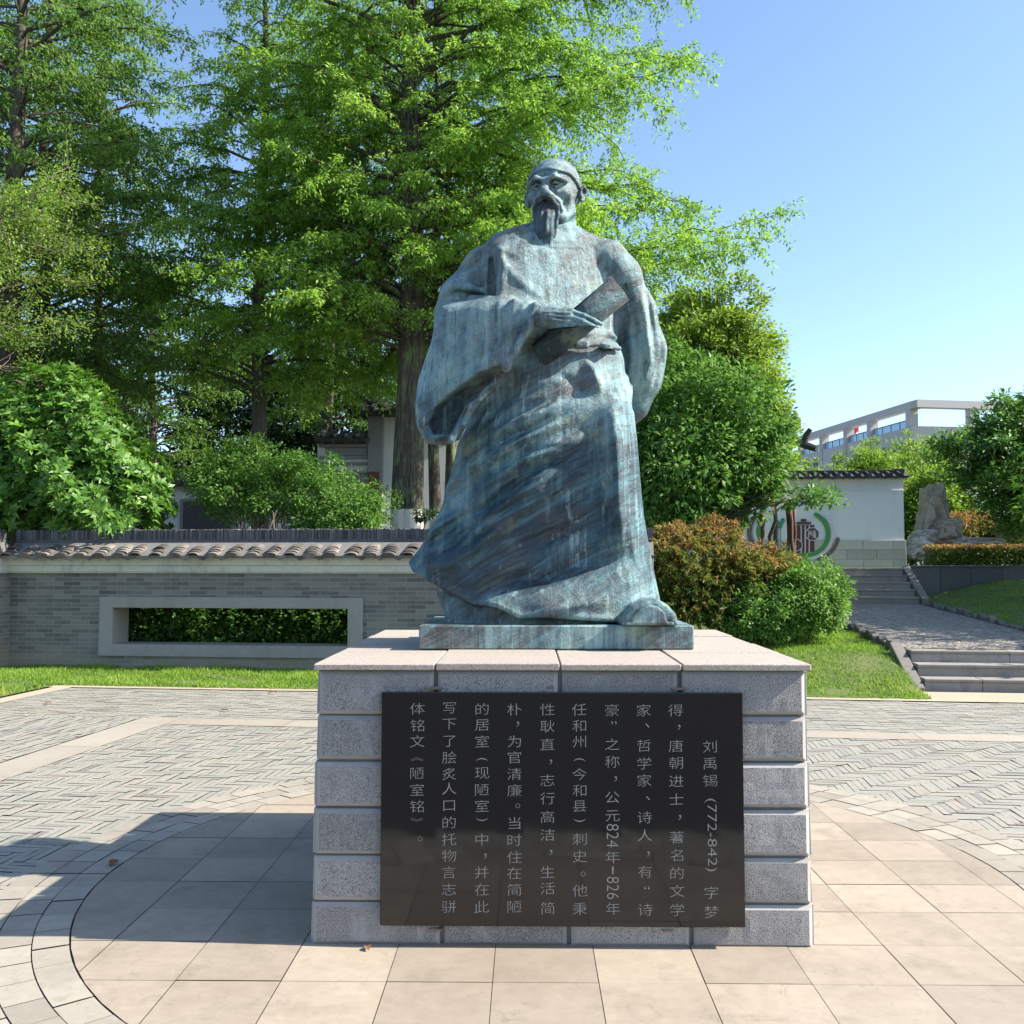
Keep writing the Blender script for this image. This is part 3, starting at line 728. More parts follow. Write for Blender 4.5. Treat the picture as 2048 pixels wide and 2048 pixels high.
# --- head
HC = K(1107, 389, -12)
yaw = R(-17); tilt = R(3)
Ry = np.array([[math.cos(yaw), -math.sin(yaw), 0], [math.sin(yaw), math.cos(yaw), 0], [0, 0, 1]])
def h(x, d, u):                                  # head coordinates: right, back, up
    d, u = d*math.cos(tilt)-u*math.sin(tilt), d*math.sin(tilt)+u*math.cos(tilt)
    p = Ry@np.array([x, d, 0]); return HC+np.array([p[0], p[1], -u])
RQ = Ry
f = Field(HC-np.array([76, 90, 76]), HC+np.array([78, 90, 110]), 1.25)
f.ell(h(0, 8, 14), (51, 62, 54), 8, rot=RQ)                       # skull
f.ell(h(0, -16, -22), (41, 42, 46), 18, rot=RQ)                   # face
f.ell(h(0, -22, -52), (27, 28, 20), 14, rot=RQ)                   # chin
f.chain([h(-36, 0, -40), h(-18, -28, -56), h(18, -28, -56), h(36, 0, -40)], [10, 11, 11, 10], 14)  # jaw line
f.cone(h(3, 20, -36), h(2, 24, -100), 35, 42, 10)                 # neck
for s in (-1, 1):
    f.ell(h(s*31, -35, -12), (14, 13, 11), 10, rot=RQ)            # cheekbone
    f.ell(h(s*34, -30, -34), (8, 7, 13), 12, -1, rot=RQ)           # hollow cheek
    f.chain([h(s*5, -59, 10), h(s*19, -62, 14), h(s*38, -45, 8)], [5.5, 6.5, 5.5], 5)   # brow
    f.ell(h(s*19.5, -59, 3), (14.5, 12.5, 7.5), 4, -1, rot=RQ)        # eye socket
    f.ell(h(s*19.5, -45.0, 2), (10, 7.0, 5.0), 2.5, rot=RQ)
    f.ell(h(s*18.5, -53.5, 1.5), (2.6, 4, 2.6), 1.5, -1, rot=RQ)         # eyeball
    f.chain([h(s*8, -52, 1.5), h(s*19, -57.0, 4.6), h(s*31, -48, 2)], [1.8, 2.4, 1.8], 2)  # upper lid
    f.chain([h(s*8, -52, 0), h(s*19, -55.0, -3.6), h(s*31, -48, 1)], [1.6, 2.0, 1.6], 2)  # lower lid
    f.chain([h(s*11, -50, -9), h(s*22, -50, -14), h(s*32, -44, -10)], [2.2, 2.6, 2.0], 4)   # eye bag
    f.ell(h(s*7.5, -66, -19), (6.5, 8, 6), 4, rot=RQ)             # nostril wing
    f.chain([h(s*12, -60, -20), h(s*24, -52, -32), h(s*28, -44, -46)], [3, 3.5, 3], 6)      # nasolabial fold
    # ear
    e = h(s*55, 10, -4)
    f.ell(e, (7, 8, 15.5), 4, rot=RQ)
    f.chain([h(s*57, 5, 4), h(s*61, 9, 11), h(s*64, 15, 6), h(s*61, 15, -7), h(s*56, 7, -17)], [2.6, 3, 3, 2.8, 3.6], 2.5)
    f.ell(h(s*62, 7, -1), (5, 5, 8), 3, -1, rot=RQ)
f.chain([h(0, -52, 14), h(0, -64, -3), h(0, -73, -15)], [5.5, 6.5, 8.5], 6)   # nose
f.ell(h(0, -71, -18), (8, 7, 6), 4, rot=RQ)
f.ell(h(0, -54, -40), (13, 7, 4.5), 3, rot=RQ)                      # lower lip
f.chain([h(-13, -52, -35), h(0, -60, -35), h(13, -52, -35)], [1.6, 2, 1.6], 3, -1)
for u in (23, 28): f.chain([h(-20, -50, u), h(0, -54, u+1.5), h(20, -50, u)], [1.6, 1.8, 1.6], 4)
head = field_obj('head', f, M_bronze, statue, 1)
# moustache and beard
f = Field(HC+np.array([-74, -112, 5]), HC+np.array([62, 0, 165]), 1.25)
for s in (-1, 1):
    f.chain([h(s*3, -68, -26), h(s*13, -64, -31), h(s*21, -58, -43), h(s*22, -56, -60), h(s*18, -57, -80), h(s*11, -57, -100)], [4.5, 6, 5.5, 5, 4, 2.5], 5)
f.chain([h(0, -50, -44), h(-1, -55, -66), h(-3, -57, -92), h(-7, -55, -120), h(-11, -52, -146)], [15, 20, 20, 14.5, 5], 9)
Xh, Dh, Zh = [a.astype(np.float32) for a in np.meshgrid(*f.ax, indexing='ij', sparse=True)]
lowf = np.clip((Zh-(HC[2]+45))/20, 0, 1)
f.F[:] += lowf*(1.0*np.sin((Xh-HC[0]+0.12*(Zh-HC[2]))/1.9+Dh/7+1.2*np.sin(Zh/17))+0.9*np.sin((Xh-HC[0])/3.6+1.5*np.sin(Zh/23)))
field_obj('beard', f, M_bronze_dk, statue, 0)
# soft cap wrapped round the skull
f = Field(HC-np.array([78, 90, 82]), HC+np.array([78, 95, 60]), 1.25)
f.ell(h(0, 9, 15), (54.5, 66, 57), 4, rot=RQ)
Xh, Dh, Zh = [a.astype(np.float32) for a in np.meshgrid(*f.ax, indexing='ij', sparse=True)]
cx_, cd_, cz_ = Xh-HC[0], Dh-HC[1], -(Zh-HC[2])
fr_ = -(Ry[0, 1]*cx_+Ry[1, 1]*cd_)                # forwardness
lx_ = Ry[0, 0]*cx_+Ry[1, 0]*cd_
line = 29.0-np.clip(30-fr_, 0, 100)*0.42-0.0035*lx_**2      # the band drops from brow to nape
f.F[:] = smax(f.F, (line-cz_).astype(np.float32), 3)
f.F[:] -= (2.2*np.exp(-((cz_-line-4)/4.0)**2)+1.1*np.sin((cz_*1.0+lx_*0.35-fr_*0.4)/5.2)*np.clip((lx_+5)/25, 0, 1)).astype(np.float32)
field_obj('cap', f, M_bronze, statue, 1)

# --- hand over the scroll
f = Field(K(1030, 590, -200)-np.array([5, 0, 0]), np.array([1225, -80, 690.0]), 1.2)
dh = -150
f.chain([K(1050, 633, -128), K(1078, 634, -142), K(1100, 636, dh)], [16, 15.5, 15], 8)
for (bx, by, r) in ((1142, 626, 7.5), (1142, 636, 8.2), (1138, 646, 7.8), (1130, 655, 6.8)):
    f.chain([K(1078, 622+(by-626)*0.75, dh+8), K(bx, by, dh-4)], [9.5, r+0.6], 7)
fing = [([(1142, 625, -156), (1168, 632, -163), (1188, 641, -162), (1202, 648, -156)], [7.0, 6.0, 5.2, 4.2]),
        ([(1142, 635, -158), (1166, 644, -166), (1184, 653, -165), (1196, 659, -158)], [7.6, 6.6, 5.8, 4.6]),
        ([(1138, 645, -157), (1158, 654, -165), (1173, 661, -164), (1184, 666, -156)], [7.3, 6.4, 5.6, 4.5]),
        ([(1130, 654, -153), (1145, 661, -160), (1156, 666, -160), (1167, 669, -153)], [6.4, 5.6, 5.0, 4.1])]
for P, rr in fing: f.chain([K(*p) for p in P], [q*0.92 for q in rr], 1.6)
for (bx, by) in ((1143, 624), (1143, 634), (1139, 644), (1131, 653)): f.ell(K(bx, by, -159), (6.5, 4.5, 5.5), 4)
f.chain([K(1085, 625, -140), K(1108, 618, -122), K(1130, 616, -108), K(1150, 612, -100)], [9, 8, 7, 5.5], 6)   # thumb behind the scroll
for by in (628, 636, 645): f.chain([K(1088, 624+(by-628)*0.8, -163), K(1140, by-2, -164)], [2.2, 2.4], 4)      # tendons
field_obj('hand', f, M_bronze_md, statue, 1)
# --- scroll: a flattened roll of sheets
a = to_world(K(1080, 711, -88)[None])[0]; b = to_world(K(1240, 578, -146)[None])[0]
ax = (b-a); Ls = np.linalg.norm(ax); ax /= Ls
nrm = np.cross(ax, np.array([0, -1.0, 0])); nrm /= np.linalg.norm(nrm); fwd = np.cross(nrm, ax)
sm = MB(); prof = []
for t in np.linspace(0, 2.6*2*math.pi, 70):
    r = 1.0-0.105*t/(2*math.pi); x_, y_ = 0.071*r*math.cos(t+3.3), 0.043*r*math.sin(t+3.3); prof.append((x_*0.90+y_*0.43, -x_*0.43+y_*0.90))
th = 0.004; n = len(prof); vs = []
for i, (p, q) in enumerate(prof):
    p0, q0 = prof[max(i-1, 0)]; p1, q1 = prof[min(i+1, n-1)]; tx_, tz_ = p1-p0, q1-q0; l_ = math.hypot(tx_, tz_)
    nx_, nz_ = -tz_/l_*th/2, tx_/l_*th/2
    for (pp, qq) in ((p+nx_, q+nz_), (p-nx_, q-nz_)):
        for e in (0.0, 1.0):
            sag = 0.006*math.sin(3*i/n*6.28)*(1 if e else 0.6)
            w = a+ax*(Ls*e+sag)+nrm*pp*(1.0+0.06*e)+fwd*qq; vs.append(w-np.array(statue.location))
fs = []
for i in range(n-1):
    o0, o1 = i*4, (i+1)*4
    fs += [(o0, o1, o1+1, o0+1), (o0+2, o0+3, o1+3, o1+2), (o0, o0+2, o1+2, o1), (o0+1, o1+1, o1+3, o0+3)]
fs += [(0, 1, 3, 2), ((n-1)*4, (n-1)*4+2, (n-1)*4+3, (n-1)*4+1)]
sm.add(vs, fs); sm.build('scroll', M_bronze_dk, statue, smooth=True)
# ------------------------------------------------------------------ foliage toolkit
def unit(a): return a/(np.linalg.norm(a, axis=-1, keepdims=True)+1e-9)
def leaves(C, D, Nn, L, Wd, fold=0.25):
    """diamond leaves folded along the midrib: 4 vertices each"""
    D = unit(D); Sd = unit(np.cross(D, Nn)); Nn = np.cross(Sd, D)
    L = np.asarray(L)[:, None]; Wd = np.asarray(Wd)[:, None]
    m = C+D*L*0.45
    V = np.stack([C, m+Sd*Wd*0.5+Nn*Wd*fold*0.5, C+D*L-Nn*L*0.12, m-Sd*Wd*0.5+Nn*Wd*fold*0.5], 1)
    return V.reshape(-1, 3)
def rv(n, s=1.0): return RNG.normal(0, s, (n, 3))
def fol(name, c0, c1, c2, trans=0.45, rough=0.5, spec=0.35):
    N = NT(name); t = N.attr()
    col = N.ramp(t, [(0.0, c0), (0.5, c1), (1.0, c2)])
    b = N.n('BsdfPrincipled', {'Base Color': col, 'Roughness': rough, 'Specular IOR Level': spec})
    bright = N.mix(1.0, col, (1.22, 1.28, 0.9), 'MULTIPLY')
    tr = N.n('BsdfTranslucent', {'Color': bright})
    mx = N.n('MixShader', {0: trans, 1: b.outputs[0], 2: tr.outputs[0]})
    N.t.links.new(mx.outputs[0], N.out.inputs[0]); return N.m
def bark_mat(name, c0, c1, moss=None, white=None, sc=(7, 7, 0.9)):
    N = NT(name); P = N.coord(sc); n = N.noise(P, 3.0, 8, 0.7, 0.4); n2 = N.noise(N.coord(), 2.2, 5, 0.6)
    col = N.mix(N.ramp(n, [(0.36, 0.0), (0.64, 1.0)]), c0, c1)
    if moss is not None:
        col = N.mix(N.ramp(N.mix(0.5, n2, n), [(0.49, 0.0), (0.58, 0.9)]), col, moss)
    if white is not None:
        z = N.n('SeparateXYZ', {0: N.coord()}).outputs[2]
        zz_ = N.math('ADD', z, N.math('MULTIPLY', n, 0.10))
        k = N.math('LESS_THAN', zz_, white+0.05)
        col = N.mix(N.math('MULTIPLY', k, N.ramp(n, [(0.35, 0.35), (0.45, 1.0)])), col, (0.62, 0.58, 0.53))
    return N.done(col, 0.9, normal=N.bump(n, 0.9, 0.03))
M_bark = bark_mat('bark', (0.045, 0.036, 0.030), (0.13, 0.105, 0.085))
M_bark_moss = bark_mat('mossy_bark', (0.022, 0.020, 0.017), (0.115, 0.088, 0.066), (0.125, 0.165, 0.065), 2.60)
M_bark_red = bark_mat('reddish_bark', (0.07, 0.042, 0.03), (0.20, 0.12, 0.08))
M_twig = bark_mat('twig_bark', (0.12, 0.095, 0.075), (0.24, 0.20, 0.16))
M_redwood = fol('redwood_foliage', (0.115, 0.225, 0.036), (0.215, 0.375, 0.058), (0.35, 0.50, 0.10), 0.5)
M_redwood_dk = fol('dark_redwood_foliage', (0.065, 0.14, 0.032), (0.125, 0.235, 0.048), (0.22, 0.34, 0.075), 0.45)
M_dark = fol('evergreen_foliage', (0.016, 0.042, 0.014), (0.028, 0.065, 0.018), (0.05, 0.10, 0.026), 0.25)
M_glossy = fol('glossy_foliage', (0.05, 0.135, 0.022), (0.10, 0.225, 0.035), (0.20, 0.36, 0.06), 0.32, 0.45, 0.4)
M_small = fol('small_leaf_foliage', (0.07, 0.165, 0.03), (0.125, 0.255, 0.045), (0.21, 0.36, 0.07), 0.42)
M_camphor = fol('camphor_foliage', (0.10, 0.18, 0.03), (0.20, 0.30, 0.045), (0.32, 0.42, 0.075), 0.45)
M_lime = fol('lime_foliage', (0.10, 0.19, 0.03), (0.19, 0.30, 0.045), (0.30, 0.41, 0.075), 0.45)
M_yellow = fol('young_foliage', (0.09, 0.17, 0.03), (0.16, 0.265, 0.04), (0.27, 0.38, 0.06), 0.45)
M_deep = fol('deep_foliage', (0.035, 0.095, 0.022), (0.065, 0.155, 0.03), (0.12, 0.24, 0.045), 0.35, 0.4)
M_broad = fol('broadleaf_foliage', (0.06, 0.145, 0.03), (0.11, 0.235, 0.045), (0.21, 0.36, 0.08), 0.38, 0.5, 0.3)
M_nandina = fol('reddish_foliage', (0.065, 0.13, 0.026), (0.20, 0.20, 0.05), (0.44, 0.19, 0.11), 0.4)
M_grass = fol('grass_blades', (0.10, 0.20, 0.02), (0.19, 0.34, 0.035), (0.34, 0.42, 0.09), 0.4)

def limb(mb, p0, p1, r0, r1, sag=0.0, n=6, seg=6, wob=0.04):
    p0, p1 = np.array(p0, float), np.array(p1, float); L = np.linalg.norm(p1-p0); pts = []
    for i in range(seg+1):
        t = i/seg; p = p0+(p1-p0)*t; p[2] -= sag*(4*t*(1-t))
        if 0 < i < seg: p += RNG.normal(0, wob*L*0.3, 3)
        pts.append(p)
    mb.tube(pts, [r0+(r1-r0)*i/seg for i in range(seg+1)], n); return pts

def tree_shell(name, label, cat, base, group=None):
    o = empty(name, base); return tag(o, label, cat, group)
def finish_tree(o, trunk_mb, leafV, tint, M_t, M_l, lname='crown'):
    if trunk_mb is not None: trunk_mb.build('trunk', M_t, o, True)
    me = quads_mesh(lname, leafV.astype(np.float32), 4, tint); link(lname, me, M_l, o)
    return o

def redwood(name, label, px, Y, H, r0, zmin, radf, nprim, mat, zb=0.0, step=0.05, leafL=0.10, leafW=0.042, lean=(0, 0), bark=None, special=(), group='tall feathery trees behind the brick wall', flute=0.0, zcut=99, sec=0.21, droop=0.5, az_bias=None, front=0.55):
    b = at(px, 1056, Y); bx, by = b[0], b[1]
    o = tree_shell(name, label, 'tree', (bx, by, zb), group)
    t = MB(); nseg = 22; rings = []; ns = 20
    for i in range(nseg+1):
        z = H*i/nseg; r = r0*(1-0.93*(i/nseg))*(1+0.35*math.exp(-z/0.5))
        cx, cy = lean[0]*z+0.05*math.sin(z*0.7+px), lean[1]*z
        for k in range(ns):
            a = 2*math.pi*k/ns; rr = r*(1+flute*(0.5*math.sin(3*a+0.08*z+px)+0.4*math.sin(5*a+0.2*z)+0.3*math.sin(8*a-0.1*z)))
            rings.append((cx+rr*math.cos(a), cy+rr*math.sin(a), z))
    t.add(rings, [(i*ns+k, i*ns+(k+1) % ns, (i+1)*ns+(k+1) % ns, (i+1)*ns+k) for i in range(nseg) for k in range(ns)])
    C, D = [], []; az = random.random()*6
    prim = []
    for i in range(nprim):
        z0 = zmin+(H-zmin)*((i+random.random())/nprim)**1.1*0.98; az += 2.399+random.uniform(-.5, .5)
        if z0 > zcut: continue
        if az_bias and random.random() < az_bias[1]: az_ = az_bias[0]+random.uniform(-1.2, 1.2)
        else: az_ = az
        L = radf(z0)*random.uniform(0.62, 1.12)*(1-(1-front)*max(0.0, -math.sin(az_)))
        prim.append((z0, az_, L, random.uniform(0.25, 0.6), random.uniform(0.6, 1.25)))
    prim += list(special)
    for (z0, a, L, rise, dr) in prim:
        h = np.array([math.cos(a), math.sin(a), 0]); side = np.array([-h[1], h[0], 0]); n = max(6, int(L/0.35))
        bend = random.uniform(-.25, .25); pts = []
        for k in range(n+1):
            u = k/n
            pts.append(np.array([lean[0]*z0, lean[1]*z0, z0])+h*L*u+side*L*bend*u*u+np.array([0, 0, L*(rise*u*1.25-droop*dr*u*u)])+RNG.normal(0, 0.03*L*0.25, 3)*(u > 0))
        rb = max(0.010, min(0.055, 0.42*r0*(1-z0/H)+0.022, 0.014*L+0.010)*random.uniform(0.6, 1.15))
        t.tube(pts, [max(rb*(1-0.9*k/n), 0.005) for k in range(n+1)], 5, cap=False)
        P = np.array(pts); m = int(L*0.72/0.060); u = RNG.uniform(0.28, 1.0, m); ii = np.minimum((u*n).astype(int), n-1); fr = (u*n-ii)[:, None]
        B = P[ii]*(1-fr)+P[ii+1]*fr; T = unit(P[ii+1]-P[ii])
        sg = np.where(RNG.random(m) < .5, -1, 1)[:, None]
        l2 = (sec*L*(1-0.7*u)+0.22)*RNG.uniform(0.5, 1.25, m)
        d2 = unit(T*RNG.uniform(0.35, 0.9, (m, 1))+sg*side*1.0+rv(m, 0.36)+np.array([0, 0, 0.02]))
        for j in range(m):
            k = max(3, int(l2[j]/step)); s = (np.arange(k)+RNG.random(k))/k
            q = B[j]+d2[j]*(l2[j]*s)[:, None]; q[:, 2] -= 0.42*l2[j]*s**2
            C.append(q); D.append(np.repeat(d2[j][None], k, 0))
    C = np.concatenate(C); D = np.concatenate(D); n = len(C)
    sidev = unit(np.cross(D, [0, 0, 1.0])); out = []; tints = []
    for s in (-1, 1):
        dd = unit(D*0.45+s*sidev*RNG.uniform(0.3, 1.0, (n, 1))+rv(n, 0.45)-np.array([0, 0, 1])*RNG.uniform(0.1, 0.8, (n, 1)))
        nn = unit(np.array([0, 0, 1.0])+rv(n, 0.45))
        out.append(leaves(C+rv(n, 0.035), dd, nn, leafL*RNG.uniform(0.7, 1.35, n), leafW*RNG.uniform(0.7, 1.3, n)))
        tints.append(np.clip(0.5+0.22*np.sin(C[:, 0]*1.3+C[:, 2]*0.9)*np.sin(C[:, 1]*1.7+C[:, 2]*1.1)+RNG.normal(0, 0.16, n), 0, 1))
    return finish_tree(o, t, np.concatenate(out), np.concatenate(tints), bark or M_bark, mat)

def crown_leaves(center, rad, nclump, nleaf, L, Wd, cl_r=0.35, shell=0.55, up=0.5, flat=0.7, low=-0.9, noise=0.22, tip=None):
    """leaf clumps through an uneven ellipsoid; returns verts, tint, clump centres"""
    d = unit(rv(nclump)); d = d[d[:, 2] > low]; n = len(d)
    bump = 1+noise*(np.sin(3.1*d[:, 0]+1.7*center[0])*np.cos(2.7*d[:, 2]+d[:, 1]*3.3+center[1])+0.6*np.sin(6.3*d[:, 1]+5.1*d[:, 2]+center[2]))
    r = RNG.uniform(shell, 1.0, n)**0.6*bump
    CC = np.array(center)+d*r[:, None]*np.array(rad)
    cr = cl_r*RNG.uniform(0.6, 1.35, n); k = nleaf
    C = np.repeat(CC, k, 0)+unit(rv(n*k))*np.repeat(cr, k)[:, None]*(RNG.random((n*k, 1))**0.45)*np.array([1, 1, flat])
    o = unit(C-np.array(center)*np.array([1, 1, 1])-np.array([0, 0, -0.2*rad[2]])); oc = unit(C-np.repeat(CC, k, 0))
    D = unit(o*0.5+oc*0.8+rv(n*k, 0.45)-np.array([0, 0, 0.15])); Nn = unit(np.array([0, 0, up*2])+o*0.8+rv(n*k, 0.55))
    V = leaves(C, D, Nn, L*RNG.uniform(0.6, 1.3, n*k), Wd*RNG.uniform(0.7, 1.25, n*k))
    T = np.clip(np.repeat(RNG.normal(0.5, 0.14, n), k)+RNG.normal(0, 0.17, n*k), 0, 1)
    return V, T, CC
def broadleaf(name, label, base, crowns, trunk, mat, bark=None, group=None, cat='tree', **kw):
    """crowns: list of (centre offset, radii, clumps, leaves); trunk: list of (offset, radius) points"""
    o = tree_shell(name, label, cat, base, group); t = MB(); VV, TT = [], []
    if trunk: t.tube([p for p, _ in trunk], [r for _, r in trunk], 10)
    for (c, r, nc, nl, L, Wd) in crowns:
        V, T, CC = crown_leaves(c, r, nc, nl, L, Wd, **kw); VV.append(V); TT.append(T)
        if trunk:
            st = np.array(trunk[-1][0]); sr = trunk[-1][1]
            for q in CC[:: max(1, len(CC)//(26 if nc > 60 else 2))]: limb(t, st, q, sr*0.45, 0.006, -0.08*np.linalg.norm(q-st), 5, 5, 0.1)
    finish_tree(o, t if trunk else None, np.concatenate(VV), np.concatenate(TT), bark or M_bark, mat)
    return o
# ------------------------------------------------------------------ terrain of the garden
def sst(x): x = np.clip(x, 0, 1); return x*x*(3-2*x)
def zpath(v): return 0.45+(np.clip(v, 13.55, 21.4)-13.55)*(0.27/7.85)
def hgt(u, v):
    u = np.asarray(u, float); v = np.asarray(v, float)
    a = 0.40*sst((v-12.0)/1.9)+0.036*np.clip(v-13.6, 0, 9.2)
    b = 0.45*sst((v-12.2)/1.4)+0.0345*np.clip(v-13.6, 0, 9.2)+0.048*np.clip(v-13.6, 0, 9.2)*sst((u-6.0)/2.6)+0.015
    k = sst((u-4.2)/1.2); w = sst((u+0.6)/2.6)
    return (a*(1-k)+b*k)*w
def grid_sheet(name, u0, u1, v0, v1, nu, nv, mat, zf, dz=0.0):
    mb = MB(); us = np.linspace(u0, u1, nu+1); vs_ = np.linspace(v0, v1, nv+1)
    vs = [(*G(u, v)[:2], float(zf(u, v))+dz) for v in vs_ for u in us]
    mb.add(vs, [(j*(nu+1)+i, j*(nu+1)+i+1, (j+1)*(nu+1)+i+1, (j+1)*(nu+1)+i) for j in range(nv) for i in range(nu)])
    return tag(mb.build(name, mat, smooth=True), kind='structure')
def lawn_mat():
    N = NT('lawn_soil'); P = N.coord(); n = N.noise(P, 2.5, 6, 0.65); n2 = N.noise(P, 60, 4, 0.7)
    col = N.mix(N.ramp(n, [(0.38, 0.0), (0.62, 1.0)]), (0.10, 0.17, 0.03), (0.19, 0.20, 0.07))
    col = N.mix(N.ramp(n2, [(0.4, 0.6), (0.6, 0.0)]), col, (0.06, 0.07, 0.02))
    return N.done(col, 0.95, normal=N.bump(n2, 0.8, 0.02))
M_lawn = lawn_mat()
grid_sheet('lawn_left', -16, U_LAWN+.02, 3, V_LAWN+.02, 4, 4, M_lawn, lambda u, v: 0.0, 0.006)
grid_sheet('lawn_strip', -16, -0.4, V_LAWN+.02, 16.5, 10, 4, M_lawn, lambda u, v: 0.0, 0.006)
grid_sheet('lawn_slope', -0.4, 3.52, V_LAWN+.02, 22.7, 16, 44, M_lawn, hgt, 0.006)
grid_sheet('lawn_bank', 6.22, 22, 12.75, 22.75, 30, 40, M_lawn, hgt, 0.006)
grid_sheet('grove_floor', -45, -0.4, 16.5, 60, 10, 10, M_earth, lambda u, v: 0.0, -0.01)

def blades(name, n, regs, zf, hh=0.055, w=0.007):
    VV, TT = [], []
    for (u0, u1, v0, v1, dens) in regs:
        m = int((u1-u0)*(v1-v0)*dens); u = RNG.uniform(u0, u1, m); v = RNG.uniform(v0, v1, m)
        pn = np.sin(u*2.1+v*1.3)*np.sin(v*2.7-u*0.9)+0.5*np.sin(u*6.3+1)*np.sin(v*5.1)
        bare = np.sin(u*3.7+2*np.sin(v*2.9))*np.sin(v*4.3+1.7*np.sin(u*2.3)); keep = RNG.random(m) < np.clip(0.85+0.3*pn-0.75*(bare > 0.72), 0.08, 1); u, v, pn, bare = u[keep], v[keep], pn[keep], bare[keep]; m = len(u)
        x = u*math.cos(GA)+v*math.sin(GA); y = -u*math.sin(GA)+v*math.cos(GA); z = zf(u, v)
        C = np.stack([x, y, z], 1); D = unit(rv(m, 0.55)*np.array([1, 1, 0.2])+np.array([0, 0, 1.0]))
        h_ = hh*RNG.uniform(0.4, 1.5, m)*(1+0.35*pn)
        VV.append(leaves(C, D, unit(rv(m)*np.array([1, 1, .1])), h_, w*RNG.uniform(0.7, 1.5, m), 0.1)); TT.append(np.clip(0.42+0.25*pn+0.2*(bare > .5)+RNG.normal(0, .26, m), 0, 1))
    me = quads_mesh(name, np.concatenate(VV).astype(np.float32), 4, np.concatenate(TT))
    return tag(link(name, me, M_grass), kind='stuff')
z0f = lambda u, v: np.zeros(len(u))
blades('strip_grass', 0, [(-9.6, -0.4, V_LAWN-.02, 14.0, 3600), (-10.5, U_LAWN+.05, 6.5, V_LAWN, 2200), (-9.6, -3.2, 13.55, 13.95, 3000)], z0f)
blades('slope_grass', 0, [(-0.4, 3.5, V_LAWN-.03, 16.0, 3800), (2.2, 3.5, 16, 20, 1500)], hgt, 0.045)
blades('bank_grass', 0, [(6.3, 12.5, 13.2, 22.6, 900)], hgt, 0.05)

# ------------------------------------------------------------------ steps, path, kerbs, retaining wall
M_step = stone_mat('step_stone', (0.30, 0.27, 0.235), (0.42, 0.38, 0.33), 0.25, grain=90, bump=0.35, big=1.5, stain=((0.16, 0.145, 0.125), 0.6))
M_kerb = stone_mat('kerb_stone', (0.15, 0.135, 0.12), (0.28, 0.25, 0.22), 0.4, grain=60, bump=0.7)
M_retain = stone_mat('dark_wall_stone', (0.12, 0.125, 0.125), (0.19, 0.195, 0.195), 0.25, grain=80, bump=0.3)
def flight(name, label, u0, u1, v0, z0, n, rise, run, depth_last=0.3):
    o = empty(name, G((u0+u1)/2, v0, z0), -GA); tag(o, label, 'steps'); w = (u1-u0)/2
    for i in range(n):
        mb = MB(); d = run+0.04 if i < n-1 else depth_last; cuts = sorted([-w]+[random.uniform(-w*.6, w*.6)]+[w])
        for a, b in zip(cuts[:-1], cuts[1:]):
            mb.bevbox(a+.002, b-.002, i*run, i*run+d, (i-0.0)*rise+(0.0 if i == 0 else -0.02)-(0.1 if i == 0 else 0), (i+1)*rise-0.04, 0.006, random.random())
            mb.bevbox(a+.002, b-.002, i*run-0.015, i*run+d, (i+1)*rise-0.039, (i+1)*rise, 0.006, random.random())
        mb.build('step', M_step, o)
    return o
flight('stone_steps', 'short flight of three wide sunlit stone steps up to the pebble path', 3.66, 6.12, 12.72, 0.0, 3, 0.15, 0.29, 0.34)
flight('stone_steps', 'shaded flight of five grey stone steps at the far end of the pebble path', 1.4, 6.10, 21.42, 0.72, 5, 0.15, 0.30, 0.4)
def pebble_mat():
    N = NT('pebble_mosaic'); P = N.coord((1, 1, 1), (0, 0, 0.3))
    Pw = N.coord((9, 26, 10), (0, 0, R(-20)))
    v = N.n('TexVoronoi', {'Vector': Pw, 'Scale': 1.25}, feature='F1'); e = N.n('TexVoronoi', {'Vector': Pw, 'Scale': 1.25}, feature='DISTANCE_TO_EDGE')
    rnd = N.n('SeparateColor', {0: v.outputs['Color']}).outputs[0]
    col = N.ramp(rnd, [(0, (0.16, 0.15, 0.14)), (0.35, (0.38, 0.34, 0.29)), (0.65, (0.58, 0.51, 0.41)), (1, (0.25, 0.22, 0.20))])
    col = N.mix(N.ramp(e.outputs[0], [(0.03, 1.0), (0.12, 0.0)]), col, (0.07, 0.06, 0.05))
    col = N.mix(N.ramp(N.noise(P, 1.2, 5, .6), [(.4, 0), (.7, .5)]), col, (0.33, 0.28, 0.21))
    hh = N.ramp(e.outputs[0], [(0.0, 0.0), (0.25, 1.0)])
    return N.done(col, 0.6, normal=N.bump(hh, 1.0, 0.02))
grid_sheet('pebble_path', 3.68, 6.06, 13.60, 21.45, 4, 12, pebble_mat(), lambda u, v: zpath(v), 0.004)
kb = MB(); P0, P1 = (3.56, 12.62, 0.02), (3.56, 13.65, 0.50)
def strip(mb, a, b, w, h, drop=0.35):
    vs = []
    for (u, v, z) in (a, b):
        for du, dzz in ((-w/2, -drop), (w/2, -drop), (w/2, h), (-w/2, h)): vs.append((*G(u+du, v)[:2], z+dzz))
    mb.add(vs, [(0, 1, 5, 4), (1, 2, 6, 5), (2, 3, 7, 6), (3, 0, 4, 7), (0, 3, 2, 1), (4, 5, 6, 7)], random.random())
strip(kb, P0, P1, 0.15, 0.03); tag(kb.build('step_border', M_kerb, bevel=0.01), 'sloping dark stone edging along the left of the sunlit steps', 'edging')
kb = MB(); strip(kb, (6.19, 21.3, 0.80), (6.19, 22.72, 1.49), 0.16, 0.03); tag(kb.build('step_border', M_kerb, bevel=0.01), 'sloping dark stone edging on the right of the shaded far steps', 'edging')
